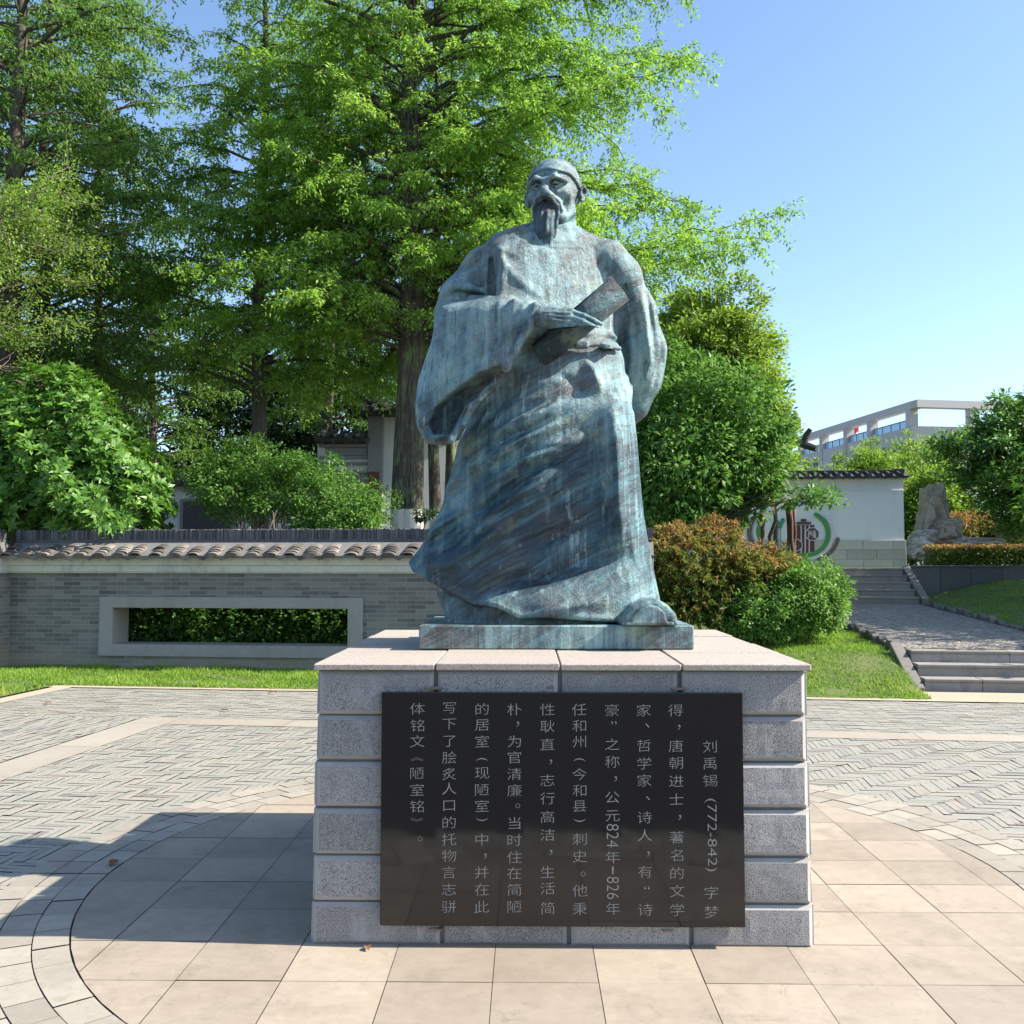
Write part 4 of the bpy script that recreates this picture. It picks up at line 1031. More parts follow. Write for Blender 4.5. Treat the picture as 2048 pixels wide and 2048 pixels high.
for side, u0, lab in ((0, 3.60, 'rough grey kerb stone in the row on the left of the pebble path'), (1, 6.13, 'dark rough kerb stone in the row on the right of the pebble path')):
    v = 13.7
    while v < 21.2:
        L = random.uniform(0.20, 0.30); mb = MB(); c = G(u0+random.uniform(-.015, .015), v+L/2, zpath(v)); hh = random.choice((0.035, 0.06, 0.08, 0.12))*random.uniform(0.8, 1.2); L *= random.uniform(0.75, 1.25)
        pr = [(-L/2+.01, -0.2), (L/2-.01, -0.2), (L/2-.02, hh*0.45), (L*random.uniform(.05, .2), hh), (-L*random.uniform(.05, .2), hh*0.95), (-L/2+.02, hh*0.4)]
        mb.prism(pr, -0.055, 0.055, random.random())
        o = mb.build('kerb_stone', M_kerb, bevel=0.012); o.location = c; o.rotation_euler = (random.uniform(-.06, .06), random.uniform(-.05, .05), R(90)-GA+random.uniform(-.06, .06))
        tag(o, lab, 'kerb stone', 'kerb stones on the %s of the path' % ('left' if side == 0 else 'right')); v += L
# terrace and its retaining wall
TZ = 1.475
mb = MB(); mb.add([(*G(u, v)[:2], TZ) for u, v in ((-6, 22.9), (60, 22.9), (60, 75), (-6, 75))], [(0, 1, 2, 3)]); tag(mb.build('terrace', M_lawn), kind='structure')
rw_ = empty('retaining_wall', G(6.28, 22.78, 0.0), -GA); tag(rw_, 'low dark grey stone retaining wall between the shaded lawn and the clipped hedge', 'wall')
mb = MB(); u = 0.0
while u < 22: w = 0.66; mb.bevbox(u+.003, u+w-.003, 0, 0.3, 0.3, 1.495, 0.006, random.random()); u += w
mb.build('masonry', M_retain, rw_); mb = MB(); u = 0.0
while u < 22: mb.bevbox(u+.002, u+1.32-.002, -0.03, 0.33, 1.497, 1.535, 0.006, random.random()); u += 1.32
mb.build('coping', M_retain, rw_)
rl = empty('retaining_wall', G(-5.0, 22.78, 0.0), -GA); tag(rl, 'dark stone retaining wall left of the far steps, behind the bushes', 'wall')
mb = MB(); mb.bevbox(0, 6.3, 0, 0.3, -0.1, 1.495, 0.006); mb.build('masonry', M_retain, rl)

# ------------------------------------------------------------------ grey brick garden wall
def brick_mat():
    N = NT('grey_brick'); tc = N.n('TexCoord'); sp = N.n('SeparateXYZ', {0: tc.outputs['Object']})
    hor = N.math('ADD', sp.outputs[0], sp.outputs[1])
    cb = N.n('CombineXYZ', {0: hor, 1: sp.outputs[2], 2: 0.0})
    b = N.n('TexBrick', {'Vector': cb.outputs[0], 'Color1': (0.0, 0, 0, 1), 'Color2': (1, 1, 1, 1), 'Mortar': (0.5, 0.5, 0.5, 1), 'Scale': 1.0, 'Mortar Size': 0.0045, 'Mortar Smooth': 0.2, 'Bias': 0.0, 'Brick Width': 0.29, 'Row Height': 0.0655})
    b.offset = 0.5
    P = N.coord(); n = N.noise(P, 30, 5, 0.7); n2 = N.noise(P, 1.4, 6, 0.65); st = N.noise(N.coord((1, 1, 1.6)), 0.8, 5, .6)
    t = N.n('SeparateColor', {0: b.outputs['Color']}).outputs[0]
    col = N.ramp(t, [(0, (0.082, 0.080, 0.077)), (0.5, (0.128, 0.125, 0.119)), (1, (0.20, 0.193, 0.178))])
    col = N.mix(N.ramp(n2, [(0.40, 0.0), (0.68, 0.6)]), col, (0.195, 0.188, 0.172))
    low = N.ramp(N.math('ADD', sp.outputs[2], N.math('MULTIPLY', N.math('SUBTRACT', st, 0.5), 0.9)), [(0.10, 0.75), (0.34, 0.0)])
    col = N.mix(low, col, (0.26, 0.22, 0.145))
    col = N.mix(b.outputs['Fac'], col, (0.27, 0.26, 0.235))
    hb_ = N.mix(0.35, N.math('SUBTRACT', 1.0, b.outputs['Fac']), n)
    return N.done(col, 0.9, normal=N.bump(hb_, 0.55, 0.01))
M_brick = brick_mat()
M_plaster_g = stone_mat('grey_plaster', (0.44, 0.435, 0.42), (0.58, 0.57, 0.55), alb=1.0, grain=100, bump=0.2, stain=((0.24, 0.225, 0.20), 0.7), big=0.9)
M_frame = stone_mat('cement_frame', (0.31, 0.295, 0.275), (0.41, 0.39, 0.365), grain=90, bump=0.35, stain=((0.20, 0.19, 0.175), 0.5), big=1.1)
M_tile = stone_mat('roof_tile', (0.105, 0.095, 0.085), (0.26, 0.22, 0.185), 1.2, grain=60, bump=0.7, stain=((0.42, 0.36, 0.30), 0.4))
M_ridge = stone_mat('ridge_tile', (0.075, 0.078, 0.085), (0.15, 0.15, 0.155), 1.3, grain=40, bump=0.4)
M_mortar_w = stone_mat('wall_mortar', (0.17, 0.165, 0.155), (0.27, 0.26, 0.245), grain=60, bump=0.5)
U_W0, U_W1, V_W = -9.47, 0.35, 13.95
wall = empty('brick_garden_wall', G(U_W0, V_W), -GA); tag(wall, 'grey brick garden wall with a tiled ridge and a long rectangular window opening', 'wall')
WL = U_W1-U_W0; a0, a1 = -7.77-U_W0, -4.11-U_W0; TH = 0.42
mb = MB(); zc = 1.437
for (x0, x1, z0, z1) in ((0, a0-.1, -0.1, zc), (a1+.1, WL, -0.1, zc), (a0-.1, a1+.1, -0.1, 0.27), (a0-.1, a1+.1, 1.0, zc)): mb.box(x0, x1, 0, TH, z0, z1)
mb.build('brickwork', M_brick, wall)
mb = MB(); fo = 0.04                              # moulded cement surround, mitred as one ring through the wall
O_ = [(-7.99-U_W0, 0.185), (-3.88-U_W0, 0.185), (-3.88-U_W0, 1.082), (-7.99-U_W0, 1.082)]; I_ = [(a0, 0.368), (a1, 0.368), (a1, 0.915), (a0, 0.915)]
vs = [(x, -fo, z) for x, z in O_]+[(x, -fo, z) for x, z in I_]+[(x, TH+fo, z) for x, z in I_]+[(x, TH+fo, z) for x, z in O_]
fs = []
for i in range(4):
    j = (i+1) % 4
    for k in range(4):
        fs.append((4*k+i, 4*k+j, (4*k+4+j) % 16, (4*k+4+i) % 16))
mb.add(vs, fs); mb.build('window_frame', M_frame, wall, bevel=0.012)
def wall_top(parent, L, TH, seed, ytop=0.0):
    rnd = random.Random(seed)
    mb = MB(); cy = TH/2
    for (d, z0, z1) in ((0.055, zc, zc+0.022), (0.085, zc+0.022, 1.556), (0.125, 1.556, 1.64), (0.15, 1.64, 1.668)):
        mb.bevbox(-0.02, L, -d, TH+d, z0+.0005, z1, 0.004)
    mb.build('cornice', M_plaster_g, parent)
    mb = MB(); ov = 0.26                           # roof bed
    mb.prism([(-ov, 1.67), (TH+ov, 1.67), (TH+ov, 1.695), (cy+.07, 1.92), (cy-.07, 1.92), (-ov, 1.695)], -0.0, L, M=lambda p: (p[1], p[0], p[2]))
    mb.build('roof_bed', M_mortar_w, parent)
    mb = MB(); x = 0.1
    while x < L-0.08:                              # stacked curved tiles in rows down the slope
        for s in (-1, 1):
            e = -ov-0.035 if s < 0 else TH+ov+0.035
            sl = (1.92-1.695)/(cy-.07+ov)
            if rnd.random() < 0.05: continue
            xx = x+rnd.uniform(-.03, .03); nt = 4
            for k in range(nt):
                if k > 1 and rnd.random() < 0.12: continue
                y0 = e-s*(0.0+k*0.058); zb = 1.695+abs(y0-e)*sl*0.85+0.004*k; skew = rnd.uniform(-.02, .02); rr = 0.102
                vs = []; n = 8
                for yy, dz in ((y0, 0.0), (y0-s*0.15, 0.045)):
                    for r_ in (rr, rr-0.017):
                        for q in range(n+1):
                            a = math.pi*(0.10+0.80*q/n); vs.append((xx+skew+r_*math.cos(a)*1.0, yy, zb+dz+(r_*math.sin(a))*0.46))
                m = n+1; fs = []
                for q in range(n):
                    fs += [(q, q+1, 2*m+q+1, 2*m+q), (m+q, 3*m+q, 3*m+q+1, m+q+1), (q, m+q, m+q+1, q+1), (2*m+q, 2*m+q+1, 3*m+q+1, 3*m+q)]
                fs += [(0, 2*m, 3*m, m), (n, m+n, 3*m+n, 2*m+n)]
                mb.add(vs, fs, rnd.random())
            # end plate closing the row and the pointed drip tile beside it
            pl_ = [(xx+0.102*math.cos(a), 1.698+0.046*math.sin(a)*(1 if math.sin(a) > 0 else 0.75)) for a in np.linspace(0, 2*math.pi, 15)[:-1]]
            if rnd.random() < 0.85: mb.prism(pl_, e+s*0.012, e+s*0.026, rnd.random()*0.6)
            xd = xx+0.15; dp = [(xd-.095, 1.70), (xd-.085, 1.665), (xd-.03, 1.645), (xd, 1.625), (xd+.03, 1.645), (xd+.085, 1.665), (xd+.095, 1.70)]
            if rnd.random() < 0.8: mb.prism(dp, e+s*0.0, e-s*0.014, rnd.random())
        x += 0.298
    mb.build('roof_tiles', M_tile, parent)
    mb = MB(); mb.box(0, L, cy-.10, cy+.10, 1.91, 1.945); x = 0.0
    while x < L:
        w = rnd.uniform(0.012, 0.022); mb.box(x, min(L, x+w-0.003), cy-.095+rnd.uniform(-.006, .006), cy+.095, 1.946, 2.10+rnd.uniform(-.012, .008), rnd.random()); x += w
    mb.build('ridge', M_ridge, parent)
wall_top(wall, WL, TH, 3)
PL = 8.0; pier = empty('brick_wall_return', G(U_W0-PL, V_W-0.42), -GA); tag(pier, 'grey brick wall section stepping forward at the left edge, with its own tiled top', 'wall')
mb = MB(); mb.box(0, PL, 0, 0.80, -0.1, zc); mb.build('brickwork', M_brick, pier)
wall_top(pier, PL, 0.42, 9)

# ------------------------------------------------------------------ white plaster wall with the round emblem, on the terrace
M_white = stone_mat('white_plaster', (0.74, 0.75, 0.79), (0.83, 0.835, 0.87), 0.0, alb=1.0, grain=60, bump=0.12, stain=((0.55, 0.55, 0.55), 0.4), big=0.6)
M_base = stone_mat('pale_base_stone', (0.40, 0.385, 0.385), (0.52, 0.50, 0.49), 0.35, alb=1.0, grain=80, bump=0.3)
M_dtile = stone_mat('dark_roof_tile', (0.045, 0.045, 0.05), (0.105, 0.10, 0.10), 0.8, grain=40, bump=0.5)
ww = empty('white_garden_wall', G(6.77, 24.94, TZ), -GA); tag(ww, 'white plastered garden wall with dark tiled coping and a painted round emblem', 'wall')
LW = 8.2; zA, zB = 2.155-TZ, 3.645-TZ
mb = MB()
for r in range(3):
    h = (zA+0.05)/3; x = -LW-0.03*(r % 2)
    while x < 0.03:
        w = 0.72; x1 = min(x+w, 0.03)
        if x1-x > 0.05: mb.bevbox(x+.003, x1-.003, -0.035, 0.33, -0.05+r*h+.002, -0.05+(r+1)*h-.002, 0.006, random.random())
        x += w-(0.36 if x < -LW+0.1 and r % 2 else 0)
mb.build('stone_base', M_base, ww)
mb = MB(); mb.box(-LW, 0, 0, 0.30, zA+.001, zB); mb.build('plaster', M_white, ww)
mb = MB(); mb.bevbox(-LW, 0.01, -0.025, 0.32, zB-0.27, zB-0.25, 0.004); mb.bevbox(-LW, 0.03, -0.05, 0.35, zB+.001, zB+.05, 0.004); mb.build('string_course', M_white, ww)
mb = MB(); zt = zB+0.052
mb.prism([(-0.26, zt), (0.56, zt), (0.56, zt+.03), (0.22, zt+.13), (0.08, zt+.13), (-0.26, zt+.03)], -LW, 0.10, M=lambda p: (p[1], p[0], p[2])); x = -LW+0.08
while x < 0.1:
    mb.tube([(x, -0.29, zt+.045), (x, 0.1, zt+.145)], 0.052, 8, random.random()); mb.tube([(x, -0.30, zt+.043), (x, -0.28, zt+.045)], 0.062, 10, random.random())
    mb.prism([(x+.07, zt+.02), (x+.10, zt-.035), (x+.125, zt-.05), (x+.15, zt-.035), (x+.18, zt+.02)], -0.275, -0.262, random.random()); x += 0.25
mb.build('coping_tiles', M_dtile, ww)
mb = MB(); mb.bevbox(-LW, -0.16, 0.06, 0.24, zt+.125, zt+.21, 0.006); mb.bevbox(-0.16, 0.06, 0.04, 0.26, zt+.125, zt+.235, 0.01); mb.build('ridge', M_dtile, ww)
def flat_mat(name, c):
    N = NT(name); P = N.coord(); n = N.noise(P, 8, 4, 0.6)
    return N.done(N.mix(n, c, tuple(min(1, q*1.25+.01) for q in c)), 0.7)
M_eg, M_eb, M_ew, M_em, M_et = [flat_mat(n, c) for n, c in (('emblem_green', (0.06, 0.26, 0.075)), ('emblem_brown', (0.14, 0.105, 0.10)), ('emblem_pale', (0.60, 0.56, 0.62)), ('emblem_maroon', (0.10, 0.035, 0.035)), ('emblem_teal', (0.05, 0.25, 0.15)))]
emb = empty('emblem', (0, 0, 0)); emb.parent = ww
cN, sN = math.cos(GA), math.sin(GA)
def EM(px, py, d=0.0):                            # photo pixel -> wall coordinates on the face
    n = np.array([sN, cN]); p0 = np.array(G(6.77, 24.94-0.04)[:2]); dd = ray(px, py); k = (n@p0)/(n@dd[:2]); p = np.array([0, 0, EYE])+dd*k
    u, v = UV(p[0], p[1]); return u-6.77, p[2]-TZ
def arc(name, mat, cx, cy, r0, r1, a0, a1, dpt, roundend=True):
    mb = MB(); c = EM(cx, cy); k = (EM(cx+10, cy)[0]-c[0])/10; n = 26; vs = []
    A = np.radians(np.linspace(a0, a1, n+1))
    for y in (-0.037-dpt, -0.036+0.02):
        for r in (r0, r1): vs += [(c[0]+k*r*math.cos(a), y, c[1]+k*r*math.sin(a)) for a in A]
    m = n+1; fs = []
    for i in range(n): fs += [(i, i+1, m+i+1, m+i), (i, 2*m+i, 2*m+i+1, i+1), (m+i, m+i+1, 3*m+i+1, 3*m+i)]
    mb.add(vs, fs)
    if roundend:
        for a in (A[0], A[-1]):
            rm = (r0+r1)/2; q = [(c[0]+k*(rm*math.cos(a)+(r1-r0)/2*math.cos(t)), c[1]+k*(rm*math.sin(a)+(r1-r0)/2*math.sin(t))) for t in np.linspace(0, 2*math.pi, 13)[:-1]]
            mb.prism(q, -0.0365-dpt, -0.02)
    mb.build(name, mat, emb)
arc('green_arc', M_eg, 1612, 1067, 40, 48.5, -100, 62, 0.006); arc('pale_arc', M_ew, 1613, 1067, 49.5, 55, -85, 40, 0.003)
arc('brown_arc', M_eb, 1619, 1065, 54, 62, -72, -14, 0.009)
arc('brown_arc', M_eb, 1543, 1064, 40, 49, 125, 232, 0.006); arc('pale_arc', M_ew, 1545, 1064, 33, 39, 130, 240, 0.003); arc('green_arc', M_eg, 1546, 1064, 25, 33, 150, 220, 0.006)
def emq(name, mat, polys, d):
    mb = MB()
    for P in polys:
        q = [EM(x, y) for x, y in P]; mb.prism(q, -0.036-d, -0.02)
    return mb.build(name, mat, emb)
emq('bamboo_slip', M_em, [[(x, 1050), (x+w, 1050), (x+w, y1), (x, y1)] for x, w, y1 in ((1593, 8, 1112), (1604, 5, 1112), (1611.5, 6, 1108), (1619.5, 9.5, 1104))]+[[(1590, 1044), (1622, 1044), (1622, 1048), (1590, 1048)], [(1602, 1038), (1613, 1038), (1613, 1043), (1602, 1043)]], 0.004)
emq('pale_slip', M_ew, [[(x, 1051), (x+2.2, 1051), (x+2.2, y1), (x, y1)] for x, y1 in ((1601.3, 1112), (1609.3, 1110), (1617.4, 1106))], 0.006)
def octo(cx, cy, r): return [(cx+r*1.06*math.cos(a), cy+r*math.sin(a)) for a in np.radians(np.arange(22.5, 360, 45))]
emq('label_rim', M_ew, [octo(1624, 1068, 14.2)], 0.009); emq('label', M_em, [octo(1624.5, 1068, 12.6)], 0.012)
emq('label_rim', M_ew, [octo(1592, 1090, 13)], 0.009); emq('label', M_em, [octo(1592, 1090, 11.4)], 0.012)
mb = MB()
for ch, px_, py_ in (('清', 1619.5, 1065), ('廉', 1619.5, 1072), ('正', 1628.5, 1065), ('洁', 1628.5, 1072), ('家', 1589.5, 1087), ('风', 1589.5, 1094)):
    V, Fc = text_mesh(ch, 0.098, 0.004); ct = (V.max(0)+V.min(0))/2; c = EM(px_, py_)
    mb.add([(c[0]+v[0]-ct[0], -0.0505, c[1]+v[1]-ct[1]) for v in V], Fc)
mb.build('lettering', M_ew, emb)
lot = []
for k, (x, y, w, h_) in enumerate(((1554, 1044, 5, 4), (1561, 1047, 6, 4.5), (1549, 1049, 4.5, 3.4), (1558, 1053, 7, 3.6), (1566, 1041, 4, 5), (1546, 1065, 3, 3), (1553, 1086, 3, 4))):
    lot.append([(x+w*math.cos(a), y+h_*math.sin(a)) for a in np.linspace(0, 6.283, 11)[:-1]])
for x in (1546, 1551, 1556, 1561): lot.append([(x, 1055), (x+1, 1055), (x+1, 1095), (x, 1095)])
emq('lotus', M_et, lot, 0.005)

# ------------------------------------------------------------------ white hall behind the brick wall
M_hall = stone_mat('hall_plaster', (0.62, 0.625, 0.64), (0.74, 0.74, 0.745), 0.0, alb=1.0, grain=60, bump=0.12, stain=((0.42, 0.42, 0.43), 0.5), big=0.5)
M_hall_g = stone_mat('hall_grey_trim', (0.30, 0.30, 0.325), (0.40, 0.40, 0.42), 0.0, grain=60, bump=0.15, big=0.6)
M_board = stone_mat('red_brown_board', (0.13, 0.065, 0.05), (0.20, 0.11, 0.085), grain=30, bump=0.3)
YB = 22.6; hb0 = at(740, 1056, YB)
hall = empty('white_hall', (hb0[0], YB, 0.0)); tag(hall, 'pale plastered gate hall with grey panels and dark tiled eaves behind the trees', 'building')
def HB(px, py): p = at(px, py, YB); return p[0]-hb0[0], p[2]
def hbox(name, mat, px0, px1, py0, py1, y0, y1, zbase=None, bev=0.01):
    x0, z1 = HB(px0, py0); x1, z0 = HB(px1, py1)
    mb = MB(); mb.bevbox(x0, x1, y0, y1, z0 if zbase is None else zbase, z1, bev); return mb.build(name, mat, hall)
hbox('wall', M_hall, 235, 636, 972, 1100, 0, 0.4, -0.1); hbox('gate_wall', M_hall, 636, 738, 868, 1100, -0.05, 0.5, -0.1)
hbox('side_wall', M_hall, 766.5, 960, 830, 1100, -0.02, 0.5, -0.1); hbox('pilaster', M_hall_g, 738.5, 766, 834, 1100, -0.18, 0.5, -0.1)
for (y0, y1, d) in ((889, 895, .16), (913, 919, .10), (925, 931, .12), (941, 948, .14)): hbox('moulding', M_hall_g, 640, 738, y0, y1, -d, -0.051)
hbox('panel', M_hall_g, 652, 736, 896, 912, -0.075, -0.051); hbox('panel', M_hall_g, 652, 736, 949, 1100, -0.075, -0.051, 0.0)
w_ = hbox('window', M_hall_g, 361, 468, 998, 1058, -0.05, -0.001, 1.6)
mb = MB(); xa, za = HB(368, 1003); xb, zb_ = HB(462, 1056); mb.box(xa, xb, -0.06, -0.051, 1.66, za); mb.build('pane', flat_mat('dark_window', (0.05, 0.05, 0.055)), w_)
bd = hbox('couplet_board', M_board, 738.7, 760, 945, 1100, -0.215, -0.181, 0.4)
mb = MB()
for ch, py_ in (('古', 1027), ('之', 1043), ('有', 1008), ('名', 990)):
    V, Fc = text_mesh(ch, 0.14, 0.003); ct = (V.max(0)+V.min(0))/2; c = HB(749, py_); mb.add([(c[0]+v[0]-ct[0], -0.217, c[1]+v[1]-ct[1]) for v in V], Fc)
mb.build('characters', flat_mat('pale_green_paint', (0.10, 0.20, 0.13)), bd)
def eave(px0, px1, py0, py1, yfront, rise=0.35):
    mb = MB(); x0, zt_ = HB(px0, py0); x1, zb2 = HB(px1, py1)
    mb.prism([(-yfront, zb2), (0.45, zb2), (0.45, zt_+rise), (-yfront, zb2+.06)], x0, x1, M=lambda p: (p[1], p[0], p[2])); x = x0+.06
    while x < x1:
        mb.tube([(x, -yfront-.03, zb2+.10), (x, 0.4, zt_+rise+.05)], 0.06, 8, random.random()); mb.prism([(x+.06, zb2+.06), (x+.10, zb2-.03), (x+.135, zb2-.07), (x+.17, zb2-.03), (x+.2, zb2+.06)], -yfront-.02, -yfront-.005, random.random()); x += 0.26
    mb.build('tiled_eave', M_dtile, hall)
eave(636, 738, 876, 887, 0.45, 0.14); eave(724, 960, 818, 834, 0.6, 0.2); eave(235, 636, 962, 972, 0.4, 0.08)
mb = MB(); xa, za = HB(727, 800); xb, zb_ = HB(960, 812)
mb.tube([(HB(712, 790)[0], -0.3, HB(712, 790)[1]), (HB(740, 806)[0], -0.2, HB(740, 806)[1]), (HB(780, 813)[0], 0, HB(780, 813)[1]), (HB(900, 813)[0], 0.1, HB(900, 813)[1])], [0.05, 0.07, 0.08, 0.08], 8); mb.build('roof_ridge', M_dtile, hall)

# ------------------------------------------------------------------ far office building, flags, pavilion roof
M_conc = stone_mat('pale_cladding', (0.36, 0.355, 0.355), (0.44, 0.43, 0.425), 0.15, alb=1.0, grain=20, bump=0.1, big=0.2)
N_ = NT('blue_glass'); M_glass = N_.done((0.20, 0.42, 0.62), 0.1, spec=0.6, extra={'Alpha': 0.75}); M_wind = flat_mat('dark_glazing', (0.05, 0.075, 0.10))
M_rail = flat_mat('dark_rail', (0.06, 0.08, 0.10))
A0 = np.array([34.2, 86.0]); dl = np.array([-4.0, 30.0]); dl = dl/np.linalg.norm(dl); dr = np.array([8.3, 1.5]); dr = dr/np.linalg.norm(dr)
def zat(py, Y): return at(1820, py, Y)[2]
ZR1, ZR0, ZPAR, ZG = zat(802, 86), zat(817, 86), zat(855, 87), zat(839, 87)
off = empty('office_building', (A0[0], A0[1], 0)); tag(off, 'long pale office building with an open roof frame and blue glass railing', 'building')
def run(d, nrm, L, pieces):
    for name, mat, s0, s1, t0, t1, z0, z1 in pieces:
        mb = MB(); mb.box(s0, s1, t0, t1, z0, z1, random.random(), M=lambda p: ((d*p[0]+nrm*p[1])[0], (d*p[0]+nrm*p[1])[1], p[2])); mb.build(name, mat, off)
nl = np.array([-dl[1], dl[0]])*-1; nr = np.array([-dr[1], dr[0]])   # inward normals
cols = [0.35, 7.6, 12.6, 18.3, 24.0, 30.0, 36.0]
P_ = [('roof_beam', M_conc, 0, 48, 0, 0.9, ZR0, ZR1), ('wall', M_conc, 0.02, 48, 0.06, 12, -1, ZPAR)]
P_ += [('column', M_conc, c, c+0.75, 0.02, 0.8, ZPAR+.002, ZR0-.002) for c in cols]
P_ += [('pilaster', M_conc, c+0.05, c+0.7, -0.02, 0.059, 0, ZPAR-.05) for c in cols[1:]]
P_ += [('window', M_wind, s, s+1.1, 0.0, 0.058, zat(950, 95)-4, zat(912, 95)+0.9) for s in (19.6, 21.8, 25.4, 27.4, 31.5, 33.5)]
run(dl, nl, 48, P_)
for c0, c1 in zip(cols[:-1], cols[1:]):
    a, b = c0+0.78, c1-0.03; n = max(3, int((b-a)/1.3))
    run(dl, nl, 48, [('railing_glass', M_glass, a, b, 0.40, 0.43, ZPAR+0.05, ZG-.03)])
    mb = MB(); M_ = lambda p: ((dl*p[0]+nl*p[1])[0], (dl*p[0]+nl*p[1])[1], p[2])
    mb.box(a, b, 0.36, 0.46, ZG-.029, ZG+.04, M=M_)
    for k in range(n+1): s = a+(b-a)*k/n; mb.box(s-.03, s+.03, 0.36, 0.395, ZPAR+.003, ZG-.03, M=M_)
    mb.build('railing_frame', M_rail, off)
P_ = [('roof_beam', M_conc, 0.01, 30, -0.9, -0.01, ZR0+.003, ZR1-.003), ('wall', M_conc, 0.9, 30, 0.3, 9, -1, ZPAR-.01)]
P_ += [('column', M_conc, c, c+0.85, -0.8, -0.05, ZPAR-.5, ZR0) for c in (5.2, 12.0, 18.5, 25.0)]
run(dr, nr, 30, P_)
M_flag = flat_mat('red_cloth', (0.55, 0.035, 0.03)); M_pole = flat_mat('pale_pole', (0.55, 0.56, 0.58))
for (px_, pyt, pyf, w, lab) in ((1601.5, 834, 838, 15.5, 'red flag hanging from a pale pole beside the big leafy tree'), (1717, 838, 842, 9.0, 'red flag on a pole seen through the roof frame of the office building')):
    Yf = 128.0; p = at(px_, pyt, Yf); o = empty('flagpole', (p[0], Yf, 0)); tag(o, lab, 'flag')
    mb = MB(); mb.tube([(0, 0, 0), (0, 0, p[2])], [0.09, 0.055], 8); mb.build('pole', M_pole, o)
    mb = MB(); vs = []; nx_ = 10; k = Yf/1938*1.0; zt_ = at(px_, pyf, Yf)[2]
    for i in range(nx_+1):
        u = i/nx_
        for j in range(5):
            t = j/4; vs.append((-w*k*u*(1-0.15*t), 0.25*math.sin(u*7+t), zt_-k*(22*t+u*u*6-2.5*math.sin(u*4))))
    mb.add(vs, [(i*5+j, (i+1)*5+j, (i+1)*5+j+1, i*5+j+1) for i in range(nx_) for j in range(4)]); fl = mb.build('flag', M_flag, o, True)
    sm_ = fl.modifiers.new('solid', 'SOLIDIFY'); sm_.thickness = 0.02
# pavilion whose upturned eave shows beside the leafy tree
Yp = 31.0; pc = at(1500, 900, Yp); pv = empty('pavilion', (pc[0], Yp, TZ)); tag(pv, 'dark tiled pavilion roof whose upturned corner shows beside the leafy tree', 'pavilion')
c1 = at(1590, 905, Yp-1.2); lx, lz = c1[0]-pc[0], c1[2]-TZ
mb = MB(); hz_ = lz; half = lx; ap = (0, 0, hz_+1.6); n = 10; vs = []; fs = []
for s in range(4):
    a = math.pi/2*s; ca_, sa_ = math.cos(a), math.sin(a); b0 = len(vs)
    for i in range(n+1):
        u = -1+2*i/n
        for j in range(n+1):
            t = j/n; x, y = u*half*t, -half*t; z = hz_+1.6*(1-t)**1.7+0.38*(abs(u)**4)*t**3
            vs.append((x*ca_-y*sa_, x*sa_+y*ca_, z))
    fs += [(b0+i*(n+1)+j, b0+(i+1)*(n+1)+j, b0+(i+1)*(n+1)+j+1, b0+i*(n+1)+j+1) for i in range(n) for j in range(n)]
mb.add(vs, fs); rf = mb.build('roof', M_dtile, pv); md = rf.modifiers.new('solid', 'SOLIDIFY'); md.thickness = 0.12
mb = MB()
q0 = np.array([half*0.55, -half*0.55, hz_+0.45]); q1 = np.array([half, -half, hz_+0.42])
e2 = at(1634, 898, Yp-1.6)-np.array([pc[0], Yp, TZ]); e3 = at(1621, 858, Yp-1.6)-np.array([pc[0], Yp, TZ]); m1 = at(1607, 888, Yp-1.4)-np.array([pc[0], Yp, TZ])
mb.tube([q0, q1, (q1+e2)/2+np.array([0, 0, -.03]), e2], [0.12, 0.13, 0.12, 0.10], 8); mb.tube([q1, m1, (m1+e3)/2+np.array([-.03, 0, 0.03]), e3], [0.13, 0.14, 0.10, 0.07], 8)
mb.build('eave_ornament', M_dtile, pv)
for sx in (-1, 1):
    for sy in (-1, 1): mb = MB(); mb.tube([(sx*half*.7, sy*half*.7, -.02), (sx*half*.7, sy*half*.7, hz_+.3)], 0.11, 10); mb.build('post', M_bark_red, pv)

# ------------------------------------------------------------------ rocks
from mathutils import noise as mnoise
def rock(name, label, c, rr, seed, mat, holes=0, cut=None):
    bm = bmesh.new(); bmesh.ops.create_icosphere(bm, subdivisions=5, radius=1.0); rs = np.random.default_rng(seed)
    ph = rs.uniform(0, 6, (7, 3)); fr_ = rs.uniform(1.5, 8.5, (7, 3))
    hs = [unit(rs.normal(0, 1, 3)*np.array([1, 1.2, 0.8])-np.array([0, 0.7, 0])) for _ in range(holes)]
    for v in bm.verts:
        p = np.array(v.co); d = 1.0
        for i in range(7): d += (0.20/(1+0.25*i))*math.sin(fr_[i]@p*1.0+ph[i][0])*math.sin(fr_[i][::-1]@p+ph[i][1])
        for h_ in hs: d -= 0.4*math.exp(-((p-h_)**2).sum()/0.014)
        pv_ = Vector(p*Vector((1,1,1)).length*1.1+np.array([seed, seed*.3, 0])); d += 0.30*(mnoise.turbulence(pv_, 5, True)-0.45)-0.22*max(0, mnoise.noise(pv_*2.6)-0.25)
        d = round(d*7)/7*0.35+d*0.65
        q = p*d
        if cut is not None: q = cut(q)
        v.co = Vector((q[0]*rr[0], q[1]*rr[1], q[2]*rr[2]))
    me = bpy.data.meshes.new(name); bm.to_mesh(me); bm.free()
    a = me.attributes.new('tint', 'FLOAT', 'FACE'); a.data.foreach_set('value', np.full(len(me.polygons), .5, np.float32))
    o = link(name, me, mat, None, False); o.location = c; return tag(o, label, 'rock')
M_rock = stone_mat('lake_stone', (0.34, 0.30, 0.255), (0.56, 0.51, 0.45), 0.0, alb=1.0, grain=30, bump=1.2, big=2.0, stain=((0.12, 0.105, 0.09), 0.8))
